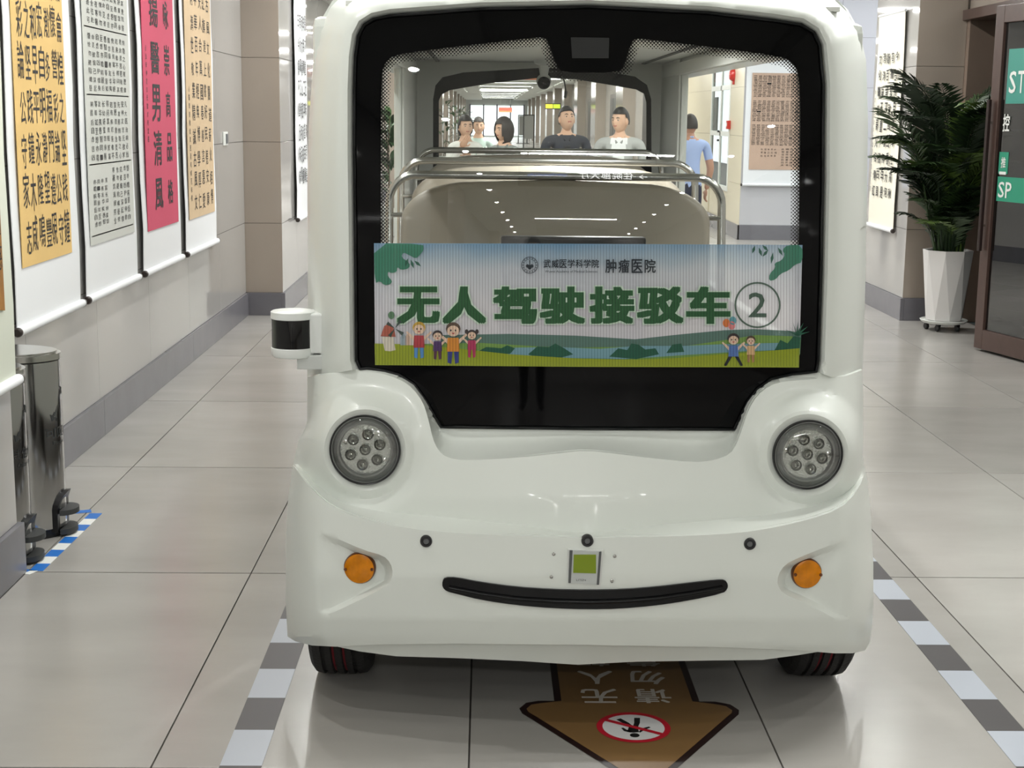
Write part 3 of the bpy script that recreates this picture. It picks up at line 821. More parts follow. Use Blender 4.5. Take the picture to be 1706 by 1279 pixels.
rc = Vector(at(np.array(974.), np.array(945.), 3.59)); rad = thing('radar_unit', rc); rad.parent = bus; rad.location = rc-org(bus)
plate('radar_rim', [(946, 915), (1005, 917), (1001, 978), (944, 975)], .006, mat('radar rim white', srgb(215, 217, 213), .4), rad, .012)
plate('radar_body', [(949, 917), (1002, 919), (998, 974), (947, 971)], .010, mat('radar silver', srgb(188, 192, 190), .35, metal=.3), rad, .008)
plate('radar_groove', [(949, 917), (954, 917), (951, 971), (947, 971)], .0105, mat('dark grey', srgb(80, 82, 82), .4), rad, .004)
plate('radar_groove', [(998, 919), (1002, 919), (998, 974), (994, 974)], .0105, mat('dark grey', None), rad, .004)
plate('radar_screen', [(956, 924), (993, 924), (993, 955), (955, 954)], .0125, mat('olive green screen', srgb(118, 138, 8), .3), rad, .004)
mb = MB(); yq = 3.588; put(mb, 'LITEN', 960, 967.5, 976, 964.5, lambda p: at(np.array(float(p[0])), np.array(float(p[1])), yq)); mb.build('lettering', mat('dark print', srgb(60, 62, 62), .6), rad)
for sx, sy in ((922.5, 922.5), (918.5, 960.5), (1024, 926), (1019.5, 967.5)):
    yy = float(ybump(np.array([sx]), np.array([sy]))[0]); c = at(np.array(sx), np.array(sy), yy)
    MB().lathe([(.0045, .002), (.0045, -.002), (.003, -.003), (0, -.0025)], c, (0, 1, 0), 12).build('screw', M_STEEL, bus, 40)
# lidar on the left pillar
YL = 4.12; pm = YL/F_PX
lc = Vector(at(np.array(488.), np.array(552.), YL)); ld = thing('lidar_sensor', lc); ld.parent = bus; ld.location = lc-org(bus)
zz = lambda py: float(at(np.array(488.), np.array(float(py)), YL)[2])
R = 36.5*pm
M_LW = mat('lidar white', srgb(222, 225, 222), .4)
MB().lathe([(0, zz(517)), (R*.93, zz(517)), (R, zz(518.5)), (R, zz(529)), (R*.97, zz(530))], (lc.x, lc.y, 0), n=48).build('lidar_cap', M_LW, ld, 35)
MB().lathe([(R*.97, zz(529.5)), (R*.965, zz(531)), (R*.965, zz(577)), (R*.97, zz(578))], (lc.x, lc.y, 0), n=48).build('lidar_window', mat('lidar black', srgb(6, 6, 7), .08), ld, 35)
MB().lathe([(R*.97, zz(577)), (R, zz(578)), (R, zz(588)), (R*.95, zz(592)), (R*.9, zz(593)), (0, zz(593))], (lc.x, lc.y, 0), n=48).build('lidar_base', M_LW, ld, 35)
x0, x1 = at(np.array(523.), np.array(550.), YL)[0], at(np.array(556.), np.array(550.), YL)[0]
MB().box(lc.x+.02, x1, lc.y-.03, lc.y+.07, zz(586), zz(520), .006).build('lidar_bracket', M_LW, ld)
MB().box(at(np.array(497.), np.array(600.), YL)[0], at(np.array(550.), np.array(600.), YL)[0], lc.y-.035, lc.y+.06, zz(612), zz(588), .004).build('lidar_mount', mat('mount grey', srgb(196, 199, 196), .4), ld)

# seats with tube rails
def seat(yc, x0, x1, zr, k):
    s = thing('seat_bench', ((x0+x1)/2, yc, .34)); s.parent = bus; s.location = Vector(((x0+x1)/2, yc, .34))-org(bus)
    w0, w1 = x0+.045, x1-.045; zt = zr-.025; r = .26
    prof = [(w0, .62)]+[(w0+r-r*math.cos(a), zt-r*.55+r*.55*math.sin(a)) for a in np.linspace(0, math.pi/2, 12)]+[((w0+w1)/2, zt+.012)]+[(w1-r+r*math.cos(a), zt-r*.55+r*.55*math.sin(a)) for a in np.linspace(math.pi/2, 0, 12)]+[(w1, .62)]
    bm = bmesh.new(); vs = [bm.verts.new((p[0], yc, p[1])) for p in prof]; f = bm.faces.new(vs)
    ex = bmesh.ops.extrude_face_region(bm, geom=[f]); nv = [e for e in ex['geom'] if isinstance(e, bmesh.types.BMVert)]
    for v_ in nv: v_.co.y += .11
    es = [e for e in bm.edges if len(e.link_faces) == 2 and e.calc_face_angle(0) > .8]
    bmesh.ops.bevel(bm, geom=es, offset=.03, segments=4, affect='EDGES', profile=.5)
    for v_ in bm.verts: v_.co.y += .12*(v_.co.z-.62)
    mb = MB().bm(bm); mb.build('backrest', M_SEAT, s, 50)
    MB().box(w0+.02, w1-.02, yc-.45, yc+.05, .58, .70, .04).build('cushion', M_SEAT, s, 60)
    MB().box(w0+.06, w1-.06, yc-.38, yc+.05, .34, .58, .02).build('seat_base', M_INT, s)
    rr_ = .10; yy_ = lambda z: yc+.03+.12*(z-.62)
    path = [(x0, yy_(.66), .66), (x0, yy_(zr-.3), zr-.3)]+[(x0+rr_-rr_*math.cos(a), yy_(zr), zr-rr_+rr_*math.sin(a)) for a in np.linspace(0, math.pi/2, 8)]+[(x1-rr_+rr_*math.cos(a), yy_(zr), zr-rr_+rr_*math.sin(a)) for a in np.linspace(math.pi/2, 0, 8)]+[(x1, yy_(zr-.3), zr-.3), (x1, yy_(.66), .66)]
    MB().tube(path, .0155, 14).build('grab_rail', M_STEEL, s, 60)
    for xx, sg in ((x0, 1), (x1, -1)):
        MB().tube([(xx, yy_(zr-.14), zr-.15), (xx+sg*.075, yy_(zr-.14)+.03, zr-.15)], .009, 10).build('rail_clamp', M_STEEL, s, 60)
    return s


seat(5.40, -.36, .885, 1.405, 0); seat(6.15, -.36, .89, 1.435, 1); seat(7.45, -.36, .90, 1.45, 2)
# added fill lamp that brightens the cabin, hidden behind the windscreen border
dl = MB().lathe([(.09, 1.918), (.085, 1.90), (.07, 1.897)], (.46, 5.95, 0), n=28).build('cabin_fill_lamp', M_WHITE, bus, 40)
MB().lathe([(0, 1.897), (.07, 1.897)], (.46, 5.95, 0), n=28).build('fill_lamp_lens', M_LAMP, dl)
area('cabin_fill_light', Vector((.46, 5.95, 1.89))-org(bus), CABIN_FILL_W, .13, parent=bus)
# dash screen behind the banner, dash shelf
MB().box(.045, .475, 4.33, 4.37, .95, 1.275, .008).build('dash_screen', M_BLACK, bus)
MB().box(-.36, .94, 4.06, 4.42, .80, .90, .02).build('dashboard', mat('dash grey', srgb(176, 176, 172), .6), bus)
# interior camera
yc_ = 7.95; c = Vector(at(np.array(906.), np.array(137.), yc_)); ic = thing('interior_camera', c); ic.parent = bus; ic.location = c-org(bus)
k_ = yc_/F_PX
MB().lathe([(0, 1.918), (.055, 1.918), (.052, 1.90), (.03, 1.89), (.022, c.z+.04), (.026, c.z+.03)], (c.x, c.y, 0), n=24).build('camera_mount', M_WHITE, ic, 40)
MB().sphere(c+Vector((0, .012, .006)), .04, u=24, v=14).build('camera_housing', M_WHITE, ic, 60)
MB().sphere(c+Vector((0, -.006, -.003)), .035, u=24, v=14).build('camera_lens', mat('lens black', srgb(10, 12, 12), .08), ic, 60)
pp = [at(np.array(float(x)), np.array(float(y)), yc_) for x, y in ((915, 120), (926, 118), (934, 122), (940, 135), (943, 152))]
MB().tube(pp, .004, 6).build('camera_cable', mat('cable grey', srgb(80, 82, 80), .5), ic)
MB().tube([pp[-1], pp[-1]+np.array([-.004, 0, -.035])], [.009, .007], 8).build('cable_plug', mat('cable grey', None), ic)
# ------------------------------------------------------------------ the printed banner stuck on the windscreen
bc = Vector(at(np.array(980.), np.array(508.), 3.94))
ban = thing('windscreen_banner', bc, 'printed shuttle banner with green Chinese lettering stuck across the windscreen', 'banner')


def bf(k): return lambda p: at(np.array(float(p[0])), np.array(float(p[1])), float(Yg(float(p[0]), float(p[1])))-.008-.0007*k)


def pm(name, r, g, b, a=.9):
    return mat('print '+name, srgb(r, g, b), .55, alpha=a, spec=.2)


def flat(name, poly, k, m, parent=ban, step=14):
    Q, T = region([tuple(map(float, p)) for p in poly], (), (), step)
    V = at(Q[:, 0], Q[:, 1], Yg(Q[:, 0], Q[:, 1])-.008-.0007*k)
    return mk(name, V, T, m, parent, uv=Q/100.)


def sky_mat():
    m = bpy.data.materials.new('printed sky'); m.use_nodes = True; nt = m.node_tree; b = nt.nodes['Principled BSDF']; N = nt.nodes.new; L = nt.links.new
    uv = N('ShaderNodeUVMap'); uv.uv_map = 'UVMap'; sp = N('ShaderNodeSeparateXYZ'); L(uv.outputs[0], sp.inputs[0])
    n = N('ShaderNodeTexNoise'); n.inputs['Scale'].default_value = 1.1; n.inputs['Detail'].default_value = 4; L(uv.outputs[0], n.inputs['Vector'])
    ma = N('ShaderNodeMath'); ma.operation = 'MULTIPLY_ADD'; ma.inputs[1].default_value = .35; L(n.outputs[0], ma.inputs[0]); L(sp.outputs[1], ma.inputs[2])
    mr = N('ShaderNodeMapRange'); mr.inputs[1].default_value = 4.18; mr.inputs[2].default_value = 5.3; L(ma.outputs[0], mr.inputs[0])
    rp = N('ShaderNodeValToRGB'); e = rp.color_ramp.elements; e[0].color = srgb(112, 156, 190); e[0].position = 0; e[1].color = srgb(226, 224, 230); e[1].position = 1
    x = e.new(.28); x.color = srgb(176, 194, 208); x = e.new(.45); x.color = srgb(206, 212, 220)
    L(mr.outputs[0], rp.inputs[0]); L(rp.outputs[0], b.inputs['Base Color']); b.inputs['Alpha'].default_value = .76; b.inputs['Roughness'].default_value = .5; b.inputs['Specular IOR Level'].default_value = .2
    return m


flat('panel', [(623, 405), (980, 406), (1337, 408), (1331, 612), (980, 611), (625, 608)], 0, sky_mat())
flat('hill', [(735, 558), (850, 556), (960, 559), (1058, 565), (1132, 557), (1206, 550), (1255, 548), (1317, 551), (1335, 555), (1333, 590), (1200, 596), (960, 600), (780, 592), (735, 580)], 1, pm('far hill', 92, 122, 112))
flat('meadow', [(690, 573), (800, 571), (900, 577), (960, 579), (1060, 577), (1130, 578), (1210, 566), (1260, 558), (1320, 560), (1334, 566), (1332, 592), (1100, 601), (900, 599), (720, 590)], 2, pm('meadow', 122, 158, 82))
flat('stream', [(795, 584), (850, 579), (930, 578), (1000, 581), (1060, 576), (1140, 576), (1210, 573), (1300, 571), (1331, 574), (1331, 582), (1240, 585), (1130, 592), (1040, 598), (930, 596), (830, 591)], 3, pm('stream', 120, 160, 172))
for pl in ([(795, 586), (810, 578), (835, 580), (845, 575), (858, 580), (850, 589), (815, 591)], [(880, 590), (895, 577), (915, 578), (925, 572), (940, 580), (955, 590), (930, 597), (895, 596)], [(1015, 594), (1030, 580), (1045, 583), (1052, 572), (1064, 574), (1075, 582), (1092, 580), (1098, 590), (1060, 598)], [(1110, 588), (1120, 574), (1135, 572), (1140, 586)], [(1290, 584), (1300, 566), (1312, 572), (1322, 560), (1334, 562), (1332, 586)]):
    flat('bush', pl, 4, pm('bush', 44, 92, 72), step=9)
flat('grass', [(624, 572), (700, 574), (760, 580), (850, 590), (960, 597), (1060, 599), (1130, 596), (1200, 590), (1260, 586), (1332, 580), (1331, 612), (980, 611), (625, 608)], 5, pm('grass', 148, 160, 44))
flat('leaf_canopy', smooth_poly([(623, 405), (705, 406), (706, 416), (700, 424), (693, 431), (682, 425), (672, 420), (668, 428), (683, 438), (682, 447), (668, 450), (662, 444), (661, 453), (652, 455), (646, 452), (646, 460), (654, 468), (650, 474), (640, 475), (633, 468), (624, 472)], 1), 4, pm('canopy', 66, 128, 104))
flat('leaf_canopy', smooth_poly([(1337, 408), (1337, 437), (1325, 440), (1315, 450), (1300, 456), (1292, 466), (1281, 468), (1282, 456), (1292, 446), (1290, 438), (1302, 434), (1308, 424), (1303, 416), (1312, 408)], 1), 4, pm('canopy', 66, 128, 104))
for x, y, a, l in ((684, 432, 70, 16), (690, 434, 40, 15), (680, 430, 110, 15), (1258, 409, 110, 14), (1264, 412, 70, 16), (1280, 416, 130, 15), (1288, 420, 100, 20), (1296, 412, 60, 16), (1270, 408, 45, 14)):
    a = math.radians(a); d = (math.cos(a), math.sin(a)); nn = (-d[1], d[0])
    flat('leaf', [(x, y), (x+d[0]*l*.5+nn[0]*2.6, y+d[1]*l*.5+nn[1]*2.6), (x+d[0]*l, y+d[1]*l), (x+d[0]*l*.5-nn[0]*2.6, y+d[1]*l*.5-nn[1]*2.6)], 5, pm('canopy dark', 52, 100, 82), step=20)
for q in range(7):
    a = math.radians(200+25*q); flat('grass_blade', [(1326, 556), (1326+22*math.cos(a)+2, 556+22*math.sin(a)), (1329, 560)], 6, pm('bush', 0, 0, 0), step=30)
# the lettering
BX = {'无': (661, 733), '人': (737, 810), '驾': (821, 895), '驶': (899, 975), '接': (982, 1057), '驳': (1061, 1139), '车': (1143, 1217)}
mw = MB()
for c_, (x0, x1) in BX.items():
    put(mw, c_, x0-2.5, 542.5, x1+2.5, 474, bf(6), 'y')
    mg = MB(); put(mg, c_, x0, 540, x1, 476.5, bf(7), 'x'); mg.build('character', pm('letter green', 50, 92, 58, .97), ban)
mw.build('lettering_outline', pm('letter edge', 198, 216, 200, .95), ban)


def ring(mb, cx, cy, r0, r1, f, n=40, a0=0, a1=2*math.pi, ky=1):
    V, Fc = [], []
    for i in range(n+1):
        a = a0+(a1-a0)*i/n; V += [f((cx+r0*math.cos(a), cy+ky*r0*math.sin(a))), f((cx+r1*math.cos(a), cy+ky*r1*math.sin(a)))]
    for i in range(n): Fc.append((2*i, 2*i+1, 2*i+3, 2*i+2))
    mb.add(V, Fc)


mb = MB(); ring(mb, 1262, 508, 35.5, 38.5, bf(7)); put(mb, '2', 1247, 528.5, 1277, 487, bf(7), 'b'); mb.build('route_number', pm('number grey', 84, 104, 92, .95), ban)
mb = MB(); ring(mb, 882.5, 441.5, 13, 14, bf(7), 30); ring(mb, 882.5, 441.5, 9.6, 10.2, bf(7), 30)
for q in range(16):
    a = q*math.pi/8; ring(mb, 882.5+11.6*math.cos(a), 441.5+11.6*math.sin(a), 0, .95, bf(7), 6)
ring(mb, 879, 443, 0, 3, bf(7), 10); ring(mb, 886, 443, 0, 3, bf(7), 10); ring(mb, 882.5, 446, 0, 3, bf(7), 10); mb.add([bf(7)(p) for p in ((881.7, 433), (883.3, 433), (883.3, 446), (881.7, 446))], [(0, 1, 2, 3)])
M_INK = pm('ink', 44, 50, 56, .95)
mb.build('emblem', M_INK, ban)
mb = MB()
for i, c_ in enumerate(TXT['hosp']): put(mb, c_, 905.5+13.4*i, 446, 905.5+13.4*i+12, 432, bf(7), 'b')
for i, c_ in enumerate(TXT['onc']): put(mb, c_, 1008.5+21.8*i, 454.5, 1008.5+21.8*i+18.5, 431.5, bf(7), 'b')
put(mb, LAT[0], 908, 455, 995, 450, bf(7)); mb.build('hospital_name', M_INK, ban)


# little printed children, windmill
def disc(poly_k, cx, cy, rx, ry, m, nm, n=14): flat(nm, [(cx+rx*math.cos(2*math.pi*i/n), cy+ry*math.sin(2*math.pi*i/n)) for i in range(n)], poly_k, m, step=30)


SK = pm('skin', 226, 196, 172)


def kid(cx, top, h, hair, shirt, pants, run=0, pig=False):
    r = h*.15
    for s_ in (-1, 1):
        flat('printed_child', [(cx+s_*r*.8, top+h*.42), (cx+s_*h*.33, top+h*.24), (cx+s_*h*.36, top+h*.28), (cx+s_*r*.9, top+h*.52)], 7, SK, step=30)
        flat('printed_child', [(cx+s_*r*.1, top+h*.66), (cx+s_*r*.9, top+h*.66), (cx+s_*(r*.9+run*h*.16), top+h*.97), (cx+s_*(r*.3+run*h*.18), top+h)], 7, pants, step=30)
        if pig: disc(7, cx+s_*r*1.25, top+h*.05, r*.45, r*.6, hair, 'printed_child', 8)
    flat('printed_child', [(cx-r*.9, top+h*.36), (cx+r*.9, top+h*.36), (cx+r*1.05, top+h*.7), (cx-r*1.05, top+h*.7)], 8, shirt, step=30)
    disc(8, cx, top+r*.95, r*1.2, r*1.1, hair, 'printed_child'); disc(9, cx, top+r*1.3, r*1.0, r*.9, SK, 'printed_child')
    for s_ in (-1, 1): disc(10, cx+s_*r*.38, top+r*1.2, r*.13, r*.18, M_INK, 'printed_child', 7)
    flat('printed_child', [(cx-r*.3, top+r*1.6), (cx+r*.3, top+r*1.6), (cx, top+r*1.85)], 10, pm('mouth', 170, 60, 60), step=30)


kid(698, 537, 60, pm('blond', 196, 160, 70), pm('red shirt', 176, 66, 72), pm('blue pants', 88, 140, 196))
kid(729, 551, 48, pm('dark hair', 60, 50, 50), pm('purple', 84, 58, 104), pm('plum', 96, 60, 80))
kid(755, 538, 68, pm('brown hair', 92, 74, 62), pm('orange', 214, 140, 60), pm('navy', 60, 66, 132))
kid(786, 550, 46, pm('dark hair', 0, 0, 0), pm('rose', 176, 60, 96), pm('rose', 0, 0, 0), 0, True)
kid(1222, 556, 54, pm('dark hair', 0, 0, 0), pm('blue shirt', 90, 120, 180), pm('black pants', 40, 42, 52), 1)
kid(1251, 560, 44, pm('brown hair', 0, 0, 0), pm('peach', 214, 176, 130), pm('tan pants', 170, 130, 90), 0)
for x, y, cc in ((1210, 538, (214, 120, 60)), (1221, 534, (90, 150, 160)), (1219, 542, (220, 130, 130))): disc(8, x, y, 6, 7, pm('balloon%d' % x, *cc), 'printed_balloon')
flat('printed_windmill', [(636, 561), (655, 561), (659, 583), (650, 585), (641, 584)], 6, pm('mill wall', 214, 206, 190), step=30)
flat('printed_windmill', [(634, 560), (640, 543), (650, 538), (657, 549), (659, 561)], 7, pm('mill roof', 172, 92, 74), step=30)
for q in range(4):
    a = math.radians(35+90*q); flat('printed_windmill', [(658, 547), (658+16*math.cos(a)-3*math.sin(a), 547+16*math.sin(a)+3*math.cos(a)), (658+16*math.cos(a)+3*math.sin(a), 547+16*math.sin(a)-3*math.cos(a))], 8, pm('mill sail', 70, 84, 76), step=30)
disc(7, 652, 525, 5.5, 6.5, pm('leaf ball', 92, 128, 96), 'printed_tree')
for bx_, c_ in ((680, (200, 170, 150)), (688, (210, 206, 200)), (672, (150, 165, 172))): flat('printed_house', [(bx_-5, 575), (bx_-5, 562), (bx_, 553), (bx_+5, 562), (bx_+5, 575)], 5.5, pm('hut%d' % bx_, *c_), step=30)
mb = MB()
for i in range(144):
    x = 626+4.92*i; xt = x
    if x > 1334: break
    f_ = bf(12); mb.add([f_((x, 406.5+.0028*(x-623))), f_((x+1.25, 406.5)), f_((x+1.22, 610)), f_((x, 610))], [(0, 1, 2, 3)])
ribs = mb.build('ribs', mat('banner rib line', srgb(40, 46, 54), .5, alpha=.33, spec=.2), ban); ribs['kind'] = 'stuff'  # thin dark translucent strips laid over the print

# ------------------------------------------------------------------ hanging scrolls
M_PAPER = mat('scroll paper white', srgb(236, 238, 240), .75, bump=(2.5, .25))
M_KNOB = mat('scroll knob', srgb(48, 40, 36), .35)
M_IK = mat('scroll ink', srgb(30, 28, 30), .7)


def scroll(label, f, w, z0, z1, art=None, cols=None, paper=M_PAPER, group='hanging calligraphy scrolls', ext=.02, extra=None, r=.019):
    """f(s, z, d): s from 0 to w left to right as seen, d away from the wall"""
    base = Vector(f(w/2, z0, 0)); t = thing('hanging_scroll', base, label, 'scroll', group)
    n = 8; mb = MB(); rr = random.Random(label); wob = [rr.uniform(-.004, .004) for _ in range(n+1)]
    V = []; Fc = []
    for lay in (.018, .022):
        for i in range(n+1):
            z = z0+(z1-z0)*i/n; b = .004*math.sin(i*1.7)+.0
            for s_ in (0, w/2, w): V.append(f(s_, z, lay+b+wob[i]*(s_/w-.5)))
    m_ = 3*(n+1)
    for L_ in (0, m_):
        for i in range(n):
            for k in range(2):
                q = L_+3*i+k; Fc.append((q, q+1, q+4, q+3))
    for i in range(n):
        for k in (0, 2): q = 3*i+k; Fc.append((q, q+3, q+3+m_, q+m_))
    mk('sheet', V, Fc, paper, t, 60)
    top = .031
    if art:
        for s0, s1, a0, a1, m in art:
            mk('artwork', [f(s0, a0, top), f(s1, a0, top), f(s1, a1, top), f(s0, a1, top), f(s0, a0, top-.002), f(s1, a0, top-.002), f(s1, a1, top-.002), f(s0, a1, top-.002)],
               [(0, 1, 2, 3), (7, 6, 5, 4), (0, 4, 5, 1), (1, 5, 6, 2), (2, 6, 7, 3), (3, 7, 4, 0)], m, t)
    if cols:
        small = MB()
        for s0, s1, a0, a1, nc, nr, txt, fill, wt, jit in cols:
            big = (a1-a0)/nr > .10
            cw, chh = (s1-s0)/nc, (a1-a0)/nr; rr = random.Random(txt[:3]); k = 0
            for c in range(nc):
                for r_ in range(nr):
                    ch = txt[k % len(txt)]; k += 1
                    if ch == ' ': continue
                    cx = s1-cw*(c+.5)+rr.uniform(-1, 1)*jit*cw; cz = a1-chh*(r_+.5)+rr.uniform(-1, 1)*jit*chh
                    sx, sz = cw*fill*.5*rr.uniform(.85, 1.1), chh*fill*.5*rr.uniform(.85, 1.1)
                    mb = MB() if big else small; put(mb, ch, cx-sx, cz-sz, cx+sx, cz+sz, lambda p: f(p[0], p[1], top+.0015), wt)
                    if big: mb.build('character', M_IK, t)
        if small.V: small.build('lettering', M_IK, t)['kind'] = 'stuff'
    if extra: extra(t, lambda p: f(p[0], p[1], top+.001))
    a, b = Vector(f(-ext*.4, z0, .028)), Vector(f(w+ext*.4, z0, .028)); d = (b-a).normalized()
    ro = MB().tube([a, b], r, 16).build('roller', M_PAPER, t, 50)
    MB().lathe([(0, -.022), (r*.75, -.021), (r*1.0, -.015), (r*1.05, -.004), (r*1.05, .002)], a, d, 16).build('roller_knob', M_KNOB, ro, 40)
    MB().lathe([(0, .022), (r*.75, .021), (r*1.0, .015), (r*1.05, .004), (r*1.05, -.002)], b, d, 16).build('roller_knob', M_KNOB, ro, 40)
    # hanging cord and top stave
    MB().tube([Vector(f(0, z1, .022)), Vector(f(w, z1, .022))], .012, 10).build('top_stave', M_PAPER, t, 50)
    return t


def lw(x0, x1, yb, X=-1.90):
    """left-wall scroll between two pixel columns at roller pixel row; returns y0, y1"""
    return float(atx(np.array(float(x0)), np.array(float(yb[0])), X)[1]), float(atx(np.array(float(x1)), np.array(float(yb[1])), X)[1])


def fl_(X, y0): return lambda s, z, d: (X+d, y0+s, z)


ZR = .725
M_YEL = mat('yellow rice paper', srgb(226, 190, 122), .8, noise=(2.5, .06))
M_RED = mat('crimson paper', srgb(206, 74, 104), .75)
M_TAN = mat('tan rice paper', srgb(214, 188, 152), .8, noise=(2, .07))
M_GREY = mat('pale grey paper', srgb(206, 208, 202), .8)
M_PINKTAN = mat('pink tan paper', srgb(196, 168, 148), .8, noise=(3, .05))
y0, y1 = lw(38, 142, (538, 493)); w = y1-y0
scroll('large yellow scroll with black seal script hanging left of the grey scroll', fl_(XL+.005, y0), w, ZR, 2.75, [(.08, w-.14, .98, 2.6, M_YEL)],
       [(.13, w-.16, 1.02, 2.62, 7, 9, TXT['seal'], .82, 'r', .07)])
y0, y1 = lw(153, 236, (486, 458)); w = y1-y0
bl_ = [(.14, w-.14, a, b, 10, 7, TXT['prose'][k*17:], .7, 'r', .08) for k, (a, b) in enumerate(((1.38, 1.68), (1.715, 2.0), (2.035, 2.33), (2.36, 2.6)))]+[(.14, .42*w, 1.06, 1.30, 4, 7, TXT['prose'][40:], .7, 'r', .1), (.5*w, w-.14, 1.05, 1.35, 5, 7, TXT['prose'][60:], .7, 'r', .08)]
gr_ = mat('thin rule', srgb(120, 118, 112), .7)
scroll('white scroll with four blocks of small grey script between yellow and red scrolls', fl_(XL+.005, y0), w, ZR, 2.75,
       [(.07, w-.07, .98, 2.65, M_GREY)]+[(.10, w-.10, z, z+.006, gr_) for z in (1.02, 1.365, 1.70, 2.02)], bl_)
y0, y1 = lw(247, 308, (446, 424)); w = y1-y0
redt = [(.60*w, w-.20, 1.03, 2.31, 1, 5, '咏崇高品格', .66, 'b', .03), (.24*w, .54*w, 1.02, 2.33, 1, 5, '揚醫男清風', .76, 'b', .03), (.14*w, .19*w, 1.45, 2.0, 1, 12, TXT['prose'][5:], .7, 'r', 0)]
scroll('crimson scroll with two columns of bold black characters', fl_(XL+.005, y0), w, ZR, 2.75, [(.09, w-.09, .955, 2.62, M_RED)], redt)
y0, y1 = lw(317, 366, (419, 403)); w = y1-y0
scroll('narrow tan scroll with rows of black script beside the socket plate', fl_(XL+.005, y0), w, ZR, 2.75, [(.08, w-.08, .94, 2.62, M_TAN)],
       [(.24, w-.12, .97, 2.42, 5, 10, TXT['verse'], .66, 'r', .08), (.13, .20, 1.05, 1.8, 1, 14, TXT['prose'][20:], .7, 'r', 0)])
y0 = float(atx(np.array(500.), np.array(370.), -1.6)[1])
scroll('white scroll with black script half hidden behind the shuttle pillar', fl_(XLP+.005, y0), .78, ZR, 2.75, None, [(.10, .68, 1.0, 2.5, 5, 8, TXT['cou'], .7, 'b', .08)])


def slips(t, f):
    m1 = mat('bamboo slip', srgb(150, 104, 44), .6, noise=(8, .25, (1, 6, 1))); rr = random.Random(5)
    for i in range(9):
        s0 = .09+.075*i
        mk('bamboo_slip', [f((s0, .97)), f((s0+.06, .96)), f((s0+.06, 2.5)), f((s0, 2.5))], [(0, 1, 2, 3)], m1, t)
    mb = MB()
    for i in range(9):
        for k in range(12): put(mb, TXT['prose'][(i*12+k) % 80], .098+.075*i, 1.1+.115*k, .142+.075*i, 1.19+.115*k, lambda p: tuple(a+b for a, b in zip(f(p), (.001, 0, 0))), 'r')
    mb.build('lettering', M_IK, t)['kind'] = 'stuff'


yE = float(atx(np.array(36.), np.array(590.), -1.6)[1])
scroll('scroll with brown bamboo slip picture at the left edge of the picture', fl_(XLP+.005, yE-.86), .86, .705, 2.75, None, None, mat('greenish scroll silk', srgb(206, 210, 196), .8), extra=slips)
# right side scrolls
scroll('white scroll with black script on the pilaster behind the potted palm', lambda s, z, d: (XR-.005-d, 13.12-s, z), .82, .715, 2.52, None,
       [(.09, .73, .95, 2.22, 5, 9, TXT['cou'][::-1]+TXT['verse'], .68, 'b', .08), (.03, .07, 1.0, 1.9, 1, 14, TXT['prose'][8:], .7, 'r', 0)], mat('cream scroll paper', srgb(240, 236, 220), .75))
XT = 3.49
scroll('large tan scroll with dense script on the wall seen through the windscreen', lambda s, z, d: (XT+s, 20.095-d, z), 1.0, .75, 2.65,
       [(.075, .925, .955, 2.24, M_PINKTAN)], [(.09, .91, a, b, 13, 12, TXT['prose'][k*13:], .86, 'r', .08) for k, (a, b) in enumerate(((1.28, 1.56), (1.60, 1.88), (1.92, 2.21)))]+[(.50, .91, 1.0, 1.25, 7, 7, TXT['prose'][50:], .72, 'r', .05), (.22, .45, 1.12, 1.25, 5, 3, TXT['prose'][70:], .6, 'r', .1)])

